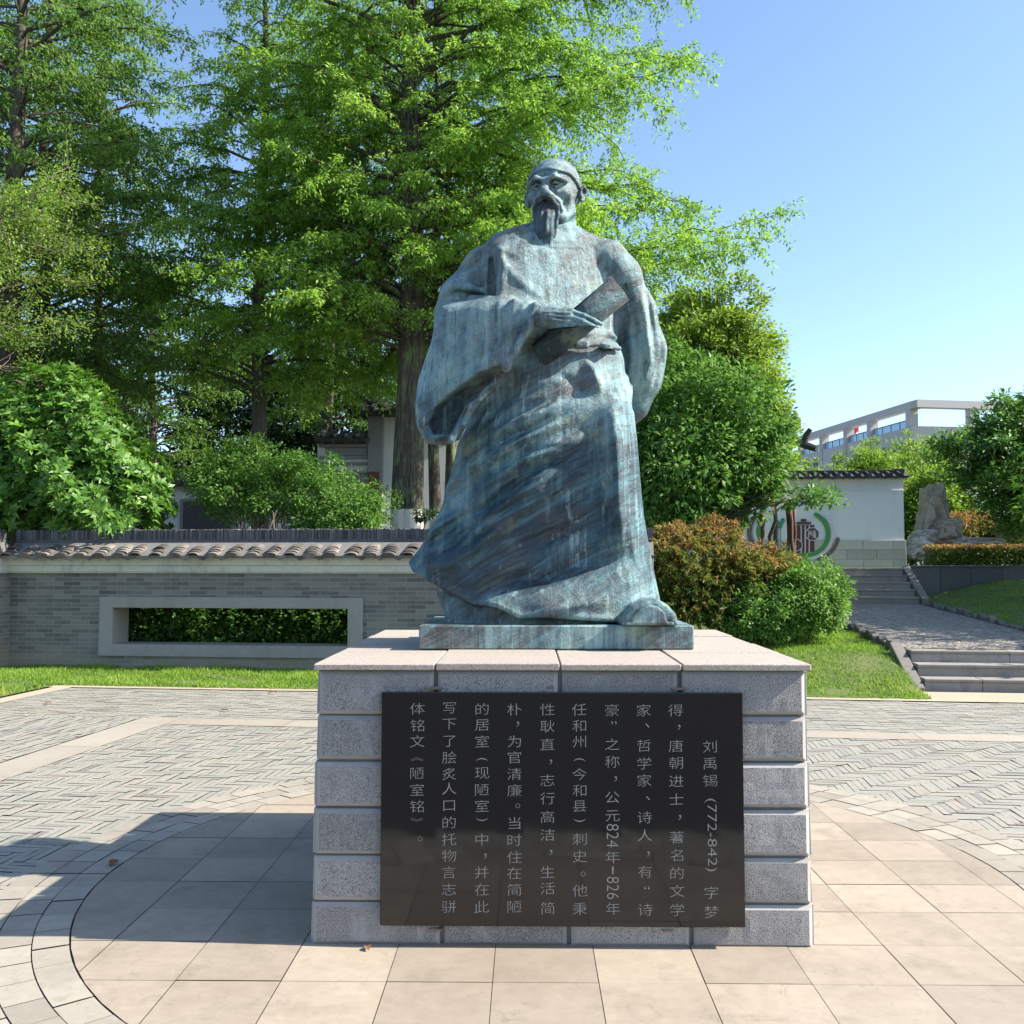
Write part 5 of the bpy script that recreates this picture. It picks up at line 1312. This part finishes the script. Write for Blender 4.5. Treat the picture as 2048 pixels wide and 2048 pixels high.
M_rock_w = stone_mat('pale_stone', (0.44, 0.43, 0.42), (0.66, 0.645, 0.62), 0.0, alb=1.0, grain=30, bump=1.0, big=2.0, stain=((0.16, 0.15, 0.14), 0.7))
def sq(p): return np.sign(p)*np.abs(p)**np.array([0.7, 0.8, 0.75])
Yr = 26.6
def rk(label, px0, px1, py0, py1, Yq, seed, mat, holes=0, th=0.6, cut=sq):
    a, b = at(px0, py0, Yq), at(px1, py1, Yq); c = (a+b)/2; w, h_ = (b[0]-a[0])/2, (a[2]-b[2])/2
    rock('scholar_rock' if holes else 'garden_rock', label, tuple(c), (w*.95, th, h_*.95), seed, mat, holes, cut)
rk('tall upright grey-brown stone with eroded holes, top of the rockery', 1840, 1893, 972, 1082, Yr, 5, M_rock, 9, 0.45)
rk('broad pitted brown stone leaning on the foot of the upright one', 1866, 1918, 1036, 1090, Yr-.3, 8, M_rock, 5, 0.5)
rk('small pale stone at the left foot of the rockery beside the white wall', 1824, 1868, 1060, 1092, Yr-.4, 12, M_rock_w, 0, 0.5)
rk('low ragged grey-white stone on the grass beside the white wall end', 1824, 1862, 1083, 1120, Yr-1.0, 14, M_rock_w, 0, 0.5)
rk('flat pale stone lying behind the clipped hedge', 1890, 2004, 1075, 1094, Yr-.6, 19, M_rock_w, 0, 0.5)
rk('narrow grey stone standing low at the left of the upright rock', 1834, 1856, 1040, 1072, Yr+.2, 25, M_rock, 2, 0.3)
rk('dark boulder in the shade at the right edge behind the hedge', 2000, 2060, 1040, 1085, Yr+.4, 31, M_rock, 0, 0.6)
# ------------------------------------------------------------------ trees
PXM = lambda Y: Y/1938.0
def atb(px, Y): p = at(px, 1056, Y); return p[0], p[1]
# main feathery tree left of the statue
Y1 = 18.4
def radA(z): return np.interp(z, [3, 5, 7.5, 10, 13, 17], [3.6, 5.0, 5.2, 4.7, 4.0, 0.6])
special = [(5.9, R(-4), 7.3, 0.42, 0.36), (6.2, R(-8), 6.6, 0.34, 0.45), (5.4, R(-14), 6.2, 0.42, 0.5), (7.4, R(4), 5.9, 0.42, 0.6), (8.6, R(-20), 5.7, 0.5, 0.6), (10.2, R(0), 5.4, 0.5, 0.6), (9.3, R(-10), 5.4, .5, .7), (11.2, R(-12), 5.2, .5, .7), (8.0, R(-2), 5.4, .45, .8), (12, R(5), 4.8, .4, .7), (6.8, R(-25), 5.0, .4, .7), (7.0, R(15), 5.4, .4, .8), (9.8, R(20), 5.2, .45, .7),
           (5.8, R(150), 2.4, 0.75, 0.35), (5.8, R(190), 4.4, 0.35, 0.8), (6.4, R(208), 4.2, 0.4, 0.85), (6.0, R(222), 3.0, 0.35, 0.8), (7.6, R(178), 4.4, .4, .8), (6.6, R(-40), 3.4, 0.5, .8)]
redwood('dawn_redwood', 'tallest bright green feathery tree with a thick mossy trunk just left of the statue', 820, Y1, 16.5, 0.36, 5.6, radA, 210, M_redwood, bark=M_bark_moss, flute=0.16, special=special, zcut=14.0, leafL=0.085, leafW=0.038, front=0.35, step=0.036)
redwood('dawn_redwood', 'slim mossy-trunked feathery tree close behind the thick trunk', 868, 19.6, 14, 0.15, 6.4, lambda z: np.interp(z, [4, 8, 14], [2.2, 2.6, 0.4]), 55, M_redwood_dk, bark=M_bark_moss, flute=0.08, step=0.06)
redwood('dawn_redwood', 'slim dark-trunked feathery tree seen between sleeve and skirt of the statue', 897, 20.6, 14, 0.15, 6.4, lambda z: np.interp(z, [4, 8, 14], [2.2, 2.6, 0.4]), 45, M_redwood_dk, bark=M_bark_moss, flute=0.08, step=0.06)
redwood('dawn_redwood', 'bright feathery tree with a straight brown trunk in the middle of the left grove', 515, 20.0, 16.5, 0.20, 4.9, lambda z: np.interp(z, [4, 7, 10, 13, 16.5], [2.9, 3.6, 2.9, 1.3, 0.3]), 150, M_redwood, bark=M_bark, leafL=0.09, leafW=0.038, step=0.042, special=[(5.3, R(-15), 2.5, 0.15, 0.8), (5.7, R(-8), 2.9, 0.2, 0.9), (5.2, R(-35), 2.2, 0.15, 0.8), (6.6, R(-50), 2.8, 0.42, 0.8), (7.8, R(-75), 2.4, 0.45, 0.8), (5.9, R(-25), 3.6, 0.4, 0.8)], zcut=15)
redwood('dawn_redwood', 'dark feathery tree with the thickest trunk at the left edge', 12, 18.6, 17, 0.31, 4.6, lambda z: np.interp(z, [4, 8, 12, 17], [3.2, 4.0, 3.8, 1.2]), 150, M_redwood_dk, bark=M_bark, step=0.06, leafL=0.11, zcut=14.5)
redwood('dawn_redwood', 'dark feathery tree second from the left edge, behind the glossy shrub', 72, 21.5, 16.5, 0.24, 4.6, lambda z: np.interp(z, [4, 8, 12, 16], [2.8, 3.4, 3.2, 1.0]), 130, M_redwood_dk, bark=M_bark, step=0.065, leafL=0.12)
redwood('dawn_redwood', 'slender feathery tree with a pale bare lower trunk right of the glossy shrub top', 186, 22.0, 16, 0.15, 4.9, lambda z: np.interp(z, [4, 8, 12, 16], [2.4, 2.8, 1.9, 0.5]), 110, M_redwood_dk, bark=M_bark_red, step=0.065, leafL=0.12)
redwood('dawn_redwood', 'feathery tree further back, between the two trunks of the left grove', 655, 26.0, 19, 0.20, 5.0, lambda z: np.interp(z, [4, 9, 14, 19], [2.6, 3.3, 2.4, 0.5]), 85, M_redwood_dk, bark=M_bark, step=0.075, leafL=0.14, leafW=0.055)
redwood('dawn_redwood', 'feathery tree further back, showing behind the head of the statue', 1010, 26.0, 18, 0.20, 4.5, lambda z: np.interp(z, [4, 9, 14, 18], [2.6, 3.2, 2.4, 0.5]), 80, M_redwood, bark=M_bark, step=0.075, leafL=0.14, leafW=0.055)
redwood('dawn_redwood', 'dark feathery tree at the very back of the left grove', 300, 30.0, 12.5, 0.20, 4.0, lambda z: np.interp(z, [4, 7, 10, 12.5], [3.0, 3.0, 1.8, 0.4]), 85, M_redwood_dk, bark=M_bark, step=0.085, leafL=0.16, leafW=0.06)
# loose yellow-green tree reaching in from the left
lb_ = atb(-210, 15.6)
def loose_tree():
    o = tree_shell('twiggy_tree', 'loose yellow-green tree with bare grey twigs reaching in at the left edge', 'tree', (lb_[0], lb_[1], 0)); t = MB(); C = []; D = []
    t.tube([(0, 0, 0), (0.05, 0, 2.5), (0.1, 0.05, 5), (0.05, 0, 8.5)], [0.17, 0.14, 0.11, 0.04], 10)
    for i in range(34):
        z0 = random.uniform(3.6, 7.8); a = random.uniform(-1.3, 1.0) if i < 24 else random.uniform(0, 6.28); L = random.uniform(1.8, 3.5)
        h_ = np.array([math.cos(a), math.sin(a), 0]); P = limb(t, (0.08, 0, z0), np.array([0.08, 0, z0])+h_*L+np.array([0, 0, L*random.uniform(0.0, 0.35)]), 0.035, 0.006, -0.1, 5, 8, 0.09)
        for k in range(16):
            b = P[random.randint(2, 8)]; e = b+unit(h_+rv(1)[0]*0.75)*random.uniform(0.3, 0.9); limb(t, b, e, 0.009, 0.003, 0.03, 4, 4, 0.1)
            if z0 > 4.7 or random.random() < 0.25:
                n = 70; s = RNG.random((n, 1)); C.append(b+(e-b)*s+rv(n, 0.09)); D.append(np.repeat(unit(e-b)[None], n, 0))
    C = np.concatenate(C); D = np.concatenate(D); n = len(C)
    V = leaves(C, D+rv(n, 0.6), unit(np.array([0, 0, 1.0])+rv(n, 0.6)), 0.06*RNG.uniform(.6, 1.3, n), 0.035*RNG.uniform(.7, 1.2, n))
    return finish_tree(o, t, V, RNG.random(n), M_twig, M_yellow)
loose_tree()
# evergreens closing the grove behind the hall
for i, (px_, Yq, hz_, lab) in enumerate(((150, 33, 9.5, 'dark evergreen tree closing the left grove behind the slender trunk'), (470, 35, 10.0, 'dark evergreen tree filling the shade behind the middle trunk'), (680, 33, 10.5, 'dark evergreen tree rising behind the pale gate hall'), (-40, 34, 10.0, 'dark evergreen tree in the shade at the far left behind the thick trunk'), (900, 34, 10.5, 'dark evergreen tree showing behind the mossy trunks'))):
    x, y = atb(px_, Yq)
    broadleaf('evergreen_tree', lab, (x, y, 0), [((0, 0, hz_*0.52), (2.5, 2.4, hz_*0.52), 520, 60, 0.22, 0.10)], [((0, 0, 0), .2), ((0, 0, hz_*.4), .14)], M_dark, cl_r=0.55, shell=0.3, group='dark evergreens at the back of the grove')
# --- right-hand trees
x, y = atb(1392, 18.2); zb = float(hgt(*UV(x, y)))
br = broadleaf('leafy_tree', 'dense dark green glossy-leaved tree standing right of the statue', (x, y, zb), [((-0.05, 0, 3.35), (1.52, 1.5, 1.62), 540, 46, 0.13, 0.06), ((0.10, 0.1, 2.95), (1.6, 1.5, 0.85), 240, 46, 0.13, 0.06), ((-0.6, 0, 2.2), (0.95, 1.0, .8), 110, 46, 0.13, 0.06),
     ((1.75, -0.3, 2.38), (0.55, 0.3, 0.14), 14, 26, 0.12, 0.055), ((2.3, -0.3, 2.32), (0.5, 0.3, 0.12), 12, 22, 0.12, 0.055), ((1.35, -0.2, 3.5), (0.42, 0.5, 0.25), 22, 40, 0.13, 0.06)],
     [((0, 0, 0), .11), ((0.05, 0, .8), .09), ((0.0, 0, 1.6), .07)], M_broad, cl_r=0.27, shell=0.4)
x, y = atb(1405, 27.5)
broadleaf('camphor_tree', 'tall rounded yellow-green tree behind the dark leafy tree', (x, y, TZ), [((0.1, 0, 5.6), (2.05, 2.0, 2.3), 560, 80, 0.14, 0.075), ((1.35, 0, 3.9), (1.15, 1.2, 1.6), 240, 80, 0.14, 0.075), ((-1.2, 0, 4.6), (1.6, 1.4, 2.0), 300, 80, 0.14, 0.075), ((1.85, 0, 2.7), (0.75, .8, 0.8), 110, 80, 0.14, 0.075)],
     [((0, 0, 0), .22), ((0, 0, 2.0), .17), ((0.1, 0, 3.0), .12)], M_camphor, cl_r=0.36, shell=0.45)
for (px_, Yq, cz, r, lab) in ((1665, 33, 2.3, (1.15, 1.2, 1.0), 'bright yellow-green rounded tree just above the coping of the white wall'), (1742, 34, 2.7, (1.25, 1.2, 1.4), 'bright yellow-green tree between the office building and the white wall end'), (1822, 36, 3.1, (1.8, 1.4, 1.6), 'taller yellow-green tree below the corner of the office building'), (1862, 31, 1.6, (1.5, 1.0, 1.6), 'lime green young tree behind the rockery')):
    x, y = atb(px_, Yq); broadleaf('maple_tree', lab, (x, y, TZ), [((0, 0, cz), r, int(130*r[0]*r[2]), 60, 0.13, 0.075), ((0.35*r[0], 0, cz*0.62), (r[0]*.9, r[1], r[2]*.7), int(70*r[0]*r[2]), 50, 0.13, 0.075)], [((0, 0, 0), .09), ((0, 0, cz*.7), .06)], M_lime, cl_r=0.36, shell=0.4)
x, y = atb(2010, 25.8)
broadleaf('dark_tree', 'dark green spreading tree at the right edge behind the clipped hedge', (x, y, TZ), [((0.35, 0, 3.75), (1.2, 1.3, .36), 80, 46, 0.15, 0.07), ((0.1, 0, 3.15), (1.8, 1.5, .36), 110, 46, 0.15, 0.07), ((0.35, 0, 2.5), (1.9, 1.5, .36), 105, 46, 0.15, 0.07), ((0.75, 0, 1.9), (1.75, 1.4, .42), 110, 46, 0.15, 0.07), ((1.1, 0, 1.2), (1.5, 1.2, .4), 80, 46, 0.15, 0.07), ((0.85, 0, 4.3), (.7, .8, 0.3), 32, 40, 0.15, 0.07), ((-1.6, -.2, 3.3), (.45, .4, .15), 12, 40, .15, .07), ((-.1, -.2, 4.45), (.3, .3, .2), 9, 36, .15, .07)], [((0.9, 0, 0), .13), ((0.7, 0, 1.0), .10), ((0.5, 0, 2.2), .08)], M_broad, cl_r=0.30, shell=0.2)
b = G(11.6, 19.2, float(hgt(11.6, 19.2)))
broadleaf('shade_tree', 'large leafy tree on the lawn outside the right edge, shading the path', b, [((0, -0.5, 3.6), (2.9, 5.0, 2.2), 1000, 36, 0.19, 0.10), ((-.3, 0.5, 2.2), (2.3, 4.6, 1.5), 450, 36, 0.19, 0.10)], [((0, 0, 0), .2), ((0, 0, 1.2), .16), ((0, 0, 2.0), .12)], M_deep, cl_r=0.5, shell=0.2)
# --- shrubs behind the brick wall
def shrub_stems(t, n, base_r, top, rad0, zt):
    for k in range(n):
        a = random.uniform(0, 6.28); limb(t, (base_r*math.cos(a), base_r*math.sin(a), -0.05), (top*math.cos(a)*random.uniform(.3, 1), top*math.sin(a)*random.uniform(.3, 1), zt*random.uniform(.7, 1)), rad0, rad0*.3, 0, 6, 6, 0.1)
def rosettes(center, rad, n, k, L, Wd, low=-0.5):
    """whorls of large leaves at the twig ends"""
    d = unit(rv(n*2)); d = d[d[:, 2] > low][:n]; n = len(d)
    bump = 1+0.20*np.sin(4*d[:, 0]+2*d[:, 2]+center[0])+0.15*np.sin(9*d[:, 0]+7*d[:, 2]); CC = np.array(center)+d*np.array(rad)*(bump*RNG.uniform(0.62, 1.0, n)**0.5)[:, None]
    ax = unit(d*0.8+np.array([0, -0.1, 0.7])+rv(n, 0.35)); C = np.repeat(CC, k, 0); A = np.repeat(ax, k, 0)
    ph = np.tile(np.arange(k)*2*math.pi/k, n)+np.repeat(RNG.uniform(0, 6, n), k)
    e1 = unit(np.cross(A, [0.3, 0.2, 0.9])); e2 = np.cross(A, e1)
    rd = e1*np.cos(ph)[:, None]+e2*np.sin(ph)[:, None]; D = unit(rd+A*RNG.uniform(0.05, 0.9, (n*k, 1))+rv(n*k, 0.15))
    V = leaves(C, D, unit(A+rv(n*k, 0.2)), L*RNG.uniform(.6, 1.25, n*k), Wd*RNG.uniform(.7, 1.2, n*k), 0.35)
    return V, np.clip(np.repeat(RNG.normal(.5, .16, n), k)+RNG.normal(0, .15, n*k), 0, 1)
x, y = atb(110, 15.9)
o = tree_shell('glossy_shrub', 'big rounded shrub with glossy whorled leaves above the left end of the brick wall', 'shrub', (x, y, 0)); t = MB(); shrub_stems(t, 12, 0.5, 1.6, 0.05, 2.2)
parts_ = [rosettes((0.1, 0, 3.0), (1.75, 1.15, 1.5), 1700, 9, 0.155, 0.062), rosettes((0.75, -.1, 2.55), (1.3, 1.0, 0.95), 700, 9, 0.155, 0.062), rosettes((-1.2, 0, 2.8), (1.4, 1.1, 1.4), 700, 9, 0.155, 0.062), rosettes((-.5, 0.3, 3.9), (1.5, 1.0, .85), 500, 9, 0.155, 0.062), rosettes((0, 0, 2.5), (1.2, 0.9, .9), 400, 9, 0.155, .062, -1)]
finish_tree(o, t, np.concatenate([p[0] for p in parts_]), np.concatenate([p[1] for p in parts_]), M_bark, M_glossy, 'foliage')
x, y = atb(560, 16.6)
o = tree_shell('small_leaved_shrub', 'airy many-stemmed shrub with small leaves above the middle of the brick wall', 'shrub', (x, y, 0)); t = MB(); shrub_stems(t, 16, 0.7, 1.5, 0.028, 2.6)
VV, TT = [], []
for (c, r, nc) in (((-0.45, 0, 2.95), (0.95, .8, .7), 230), ((0.35, 0, 2.8), (1.1, .8, .75), 250), ((1.1, -.1, 2.35), (0.85, .8, .6), 150), ((-1.0, 0, 2.9), (.6, .7, .5), 90), ((0.9, -.2, 2.0), (.8, .6, .35), 70), ((1.55, -.2, 2.65), (.3, .3, .25), 20), ((-0.6, 0, 3.5), (.35, .3, .3), 26)):
    V, T, CC = crown_leaves(c, r, nc, 46, 0.06, 0.036, cl_r=0.17, shell=0.25); VV.append(V); TT.append(T)
    for q in CC[::7]: limb(t, (q[0]*.6, q[1]*.4, 1.6), q, 0.011, 0.003, 0, 4, 5, .1)
finish_tree(o, t, np.concatenate(VV), np.concatenate(TT), M_twig, M_small, 'foliage')
x, y = atb(640, 15.7)
x, y = atb(470, 15.7)
broadleaf('dark_hedge', 'dark leafy hedge seen through the window opening of the brick wall', (x, y, 0), [((dx, 0, 0.62), (0.75, .35, .75), 130, 36, 0.10, 0.05) for dx in np.arange(-2.4, 2.6, 0.62)], None, M_deep, cat='hedge', cl_r=0.18, shell=0.4)
x, y = atb(850, 15.4); broadleaf('dwarf_shrub', 'small round-topped dwarf shrub on a thin stem by the whitewashed trunk', (x, y, 0), [((0, 0, 2.36), (0.17, .17, .11), 26, 26, 0.05, 0.024)], [((0, 0, 0), .03), ((0, 0, 1.5), .028), ((0, 0, 2.3), .022)], M_dark, M_bark_red, cat='shrub', cl_r=0.06)
# --- shrubs right of the statue
def feather(center, rad, n, k, L, low=-0.25):
    d = unit(rv(n*2)); d = d[d[:, 2] > low][:n]; n = len(d); CC = np.array(center)+d*np.array(rad)*((1+0.13*np.sin(5*d[:, 0]+3*d[:, 1]+center[0])+.07*np.sin(11*d[:, 2]+7*d[:, 0]))*RNG.uniform(.55, 1.0, n)**.5)[:, None]
    D0 = unit(d*np.array([1, 1, .35])+rv(n, .35)+np.array([0, 0, .15])); s = RNG.random((n*k, 1)); C = np.repeat(CC, k, 0)+np.repeat(D0, k, 0)*s*0.22-np.array([0, 0, .07])*s**2
    V = leaves(C, np.repeat(D0, k, 0)+rv(n*k, .7), unit(np.array([0, 0, 1.0])+rv(n*k, .4)), L*RNG.uniform(.6, 1.3, n*k), L*.34*RNG.uniform(.7, 1.2, n*k))
    hz_ = (CC[:, 2]-center[2])/rad[2]
    return V, hz_, k
x, y = atb(1425, 14.6); zb = float(hgt(*UV(x, y)))
o = tree_shell('heavenly_bamboo_bush', 'broad bush with feathery reddish-orange tops right of the statue feet', 'bush', (x, y, zb)); t = MB(); shrub_stems(t, 14, .4, 1.0, .016, 1.0)
VV, TT = [], []
for (c, r, n_) in (((-0.30, 0, 0.95), (1.0, .85, 0.85), 1500), ((0.60, 0, 0.70), (0.85, .8, 0.68), 1100), ((-0.95, 0.1, 0.75), (.6, .7, .75), 700), ((0.2, -.2, .45), (1.25, .75, .45), 700)):
    V, hz_, k = feather(c, r, n_, 22, 0.075); VV.append(V); TT.append(np.clip(np.repeat(0.22+0.50*np.clip(hz_, -.5, 1)**1.0+0.12*np.sin(7*hz_+3*np.arange(len(hz_))%5)+RNG.normal(0, .17, len(hz_)), k)+RNG.normal(0, .12, len(hz_)*k), 0, 1))
finish_tree(o, t, np.concatenate(VV), np.concatenate(TT), M_bark_red, M_nandina, 'foliage')
x, y = atb(1600, 14.1); zb = float(hgt(*UV(x, y)))
o = tree_shell('green_bush', 'dense rounded bright green bush beside the left edge of the pebble path', 'bush', (x, y, zb))
VV, TT = [], []
for (c, r, nc) in (((0.0, 0, .58), (.62, .7, .56), 520), ((-0.55, -.15, .40), (.75, .6, .46), 380), ((0.15, 0.6, .72), (.52, .7, .55), 260)):
    V, T, CC = crown_leaves(c, r, nc, 40, .055, .03, cl_r=.13, shell=.55, low=-.7, noise=.22); VV.append(V); TT.append(T)
finish_tree(o, None, np.concatenate(VV), np.concatenate(TT), M_bark, M_small, 'foliage')
# clipped hedge on the terrace, reddish shrub behind the rock
x, y = atb(1962, 24.1)
VV, TT = [], []; o = tree_shell('clipped_hedge', 'low clipped hedge with reddish top along the dark retaining wall', 'hedge', (x, y, TZ))
for (n_, zlo, zhi, tm) in ((17000, 0.05, .48, .05), (6000, .46, .54, .75)):
    C = np.stack([RNG.uniform(-1.30, 3.2, n_), RNG.uniform(-.38, .38, n_), RNG.uniform(zlo, zhi, n_)], 1)
    VV.append(leaves(C, rv(n_)+np.array([0, -.3, .5]), unit(rv(n_)+np.array([0, -.4, .8])), .065*RNG.uniform(.6, 1.3, n_), .035*RNG.uniform(.7, 1.2, n_))); TT.append(np.clip(RNG.normal(tm, .16, n_), 0, 1))
finish_tree(o, None, np.concatenate(VV), np.concatenate(TT), M_bark, M_nandina, 'foliage')
x, y = atb(1938, 28.2)
o = tree_shell('reddish_shrub', 'orange-red feathery shrub between the rockery and the dark tree', 'shrub', (x, y, TZ)); VV, TT = [], []
for (c, r, n_) in (((-.1, 0, .75), (1.0, .6, .75), 900), ((.7, 0, .45), (.8, .6, .5), 500)):
    V, hz_, k = feather(c, r, n_, 18, .10); VV.append(V); TT.append(np.clip(np.repeat(.35+.45*np.clip(hz_, -.5, 1)+RNG.normal(0, .15, len(hz_)), k)+RNG.normal(0, .1, len(hz_)*k), 0, 1))
finish_tree(o, None, np.concatenate(VV), np.concatenate(TT), M_bark, M_nandina, 'foliage')
# pollarded crape myrtles before the emblem
for i, (px_, stems, lab) in enumerate(((1523, ((-5, 0), (4, 2)), 'pollarded bare trunk with knobbly head, leftmost of those before the emblem'), (1549, ((-4, -2), (5, 1)), 'pollarded twin-stemmed trunk with a reddish head, in the middle before the emblem'), (1583, ((-8, -5), (0, -2), (6, 4)), 'pollarded leaning trunks with a broad knobbly head, rightmost before the emblem'))):
    Yq = 20.2; x, y = atb(px_, Yq); zb = float(hgt(*UV(x, y))); o = tree_shell('crape_myrtle', lab, 'tree', (x, y, zb), 'pollarded trunks before the emblem'); t = MB(); k = PXM(Yq); zt_ = at(px_, 1012, Yq)[2]-zb
    V = []
    for (d0, d1) in stems:
        P = limb(t, (d0*k*.5, 0, -.05), (d1*k*1.6, random.uniform(-.05, .05), zt_), .045, .035, 0, 7, 7, .05); e = np.array(P[-1])
        for q in range(16): limb(t, e+rv(1, .02)[0], e+np.array([random.uniform(-.09, .09), random.uniform(-.09, .09), random.uniform(.02, .14)]), .022, .007, 0, 5, 2, .1)
        V.append(leaves(e+rv(26, .07)+np.array([0, 0, .09]), rv(26)+np.array([0, 0, .6]), unit(rv(26)), .055*RNG.uniform(.6, 1.2, 26), .026*RNG.uniform(.7, 1.2, 26)))
    V = np.concatenate(V); finish_tree(o, t, V, RNG.uniform(.5, 1, len(V)//4), M_bark_red, M_nandina, 'sprouts')
# ------------------------------------------------------------------ fallen leaves
M_fleaf = stone_mat('dry_leaf', (0.20, 0.085, 0.035), (0.34, 0.17, 0.07), 0.5, grain=60, bump=0.3)
LL = [(228, 1726, .05, 'curled rust-brown leaf lying in the shade on the ring of blocks'), (735, 1894, .032, 'curled dry leaf against the foot of the plinth front'), (66, 1374, .07, 'pale brown leaf on the lawn corner by the paving'), (158, 1357, .07, 'tan leaf lying on the grass strip below the window frame'), (316, 1352, .06, 'small tan leaf on the grass strip left of the plinth'), (545, 1385, .06, 'dry leaf on the sandy edge beside the grass strip'), (96, 1406, .05, 'small dark leaf on the paving near the lawn corner'), (449, 1420, .05, 'dark leaf on the paving between band and lawn')]
for px_, py_, s_, lab in LL:
    p = atz(px_, py_, 0.02); mb = MB(); n = 7; vs = []
    for i in range(n+1):
        u = i/n; w = .5*math.sin(math.pi*u)**.8; z = .22*math.sin(u*2.8)
        vs += [((u-.5)*1.6, -w, z+.12), ((u-.5)*1.6, 0, z), ((u-.5)*1.6, w, z+.22)]
    mb.add([(a*s_, b*s_, c*s_) for a, b, c in vs], [(i*3+j, (i+1)*3+j, (i+1)*3+j+1, i*3+j+1) for i in range(n) for j in range(2)], random.random())
    o = mb.build('fallen_leaf', M_fleaf, smooth=True); o.location = (p[0], p[1], .013); o.rotation_euler = (0, 0, random.uniform(0, 6)); tag(o, lab, 'leaf', 'dry leaves lying on the ground')
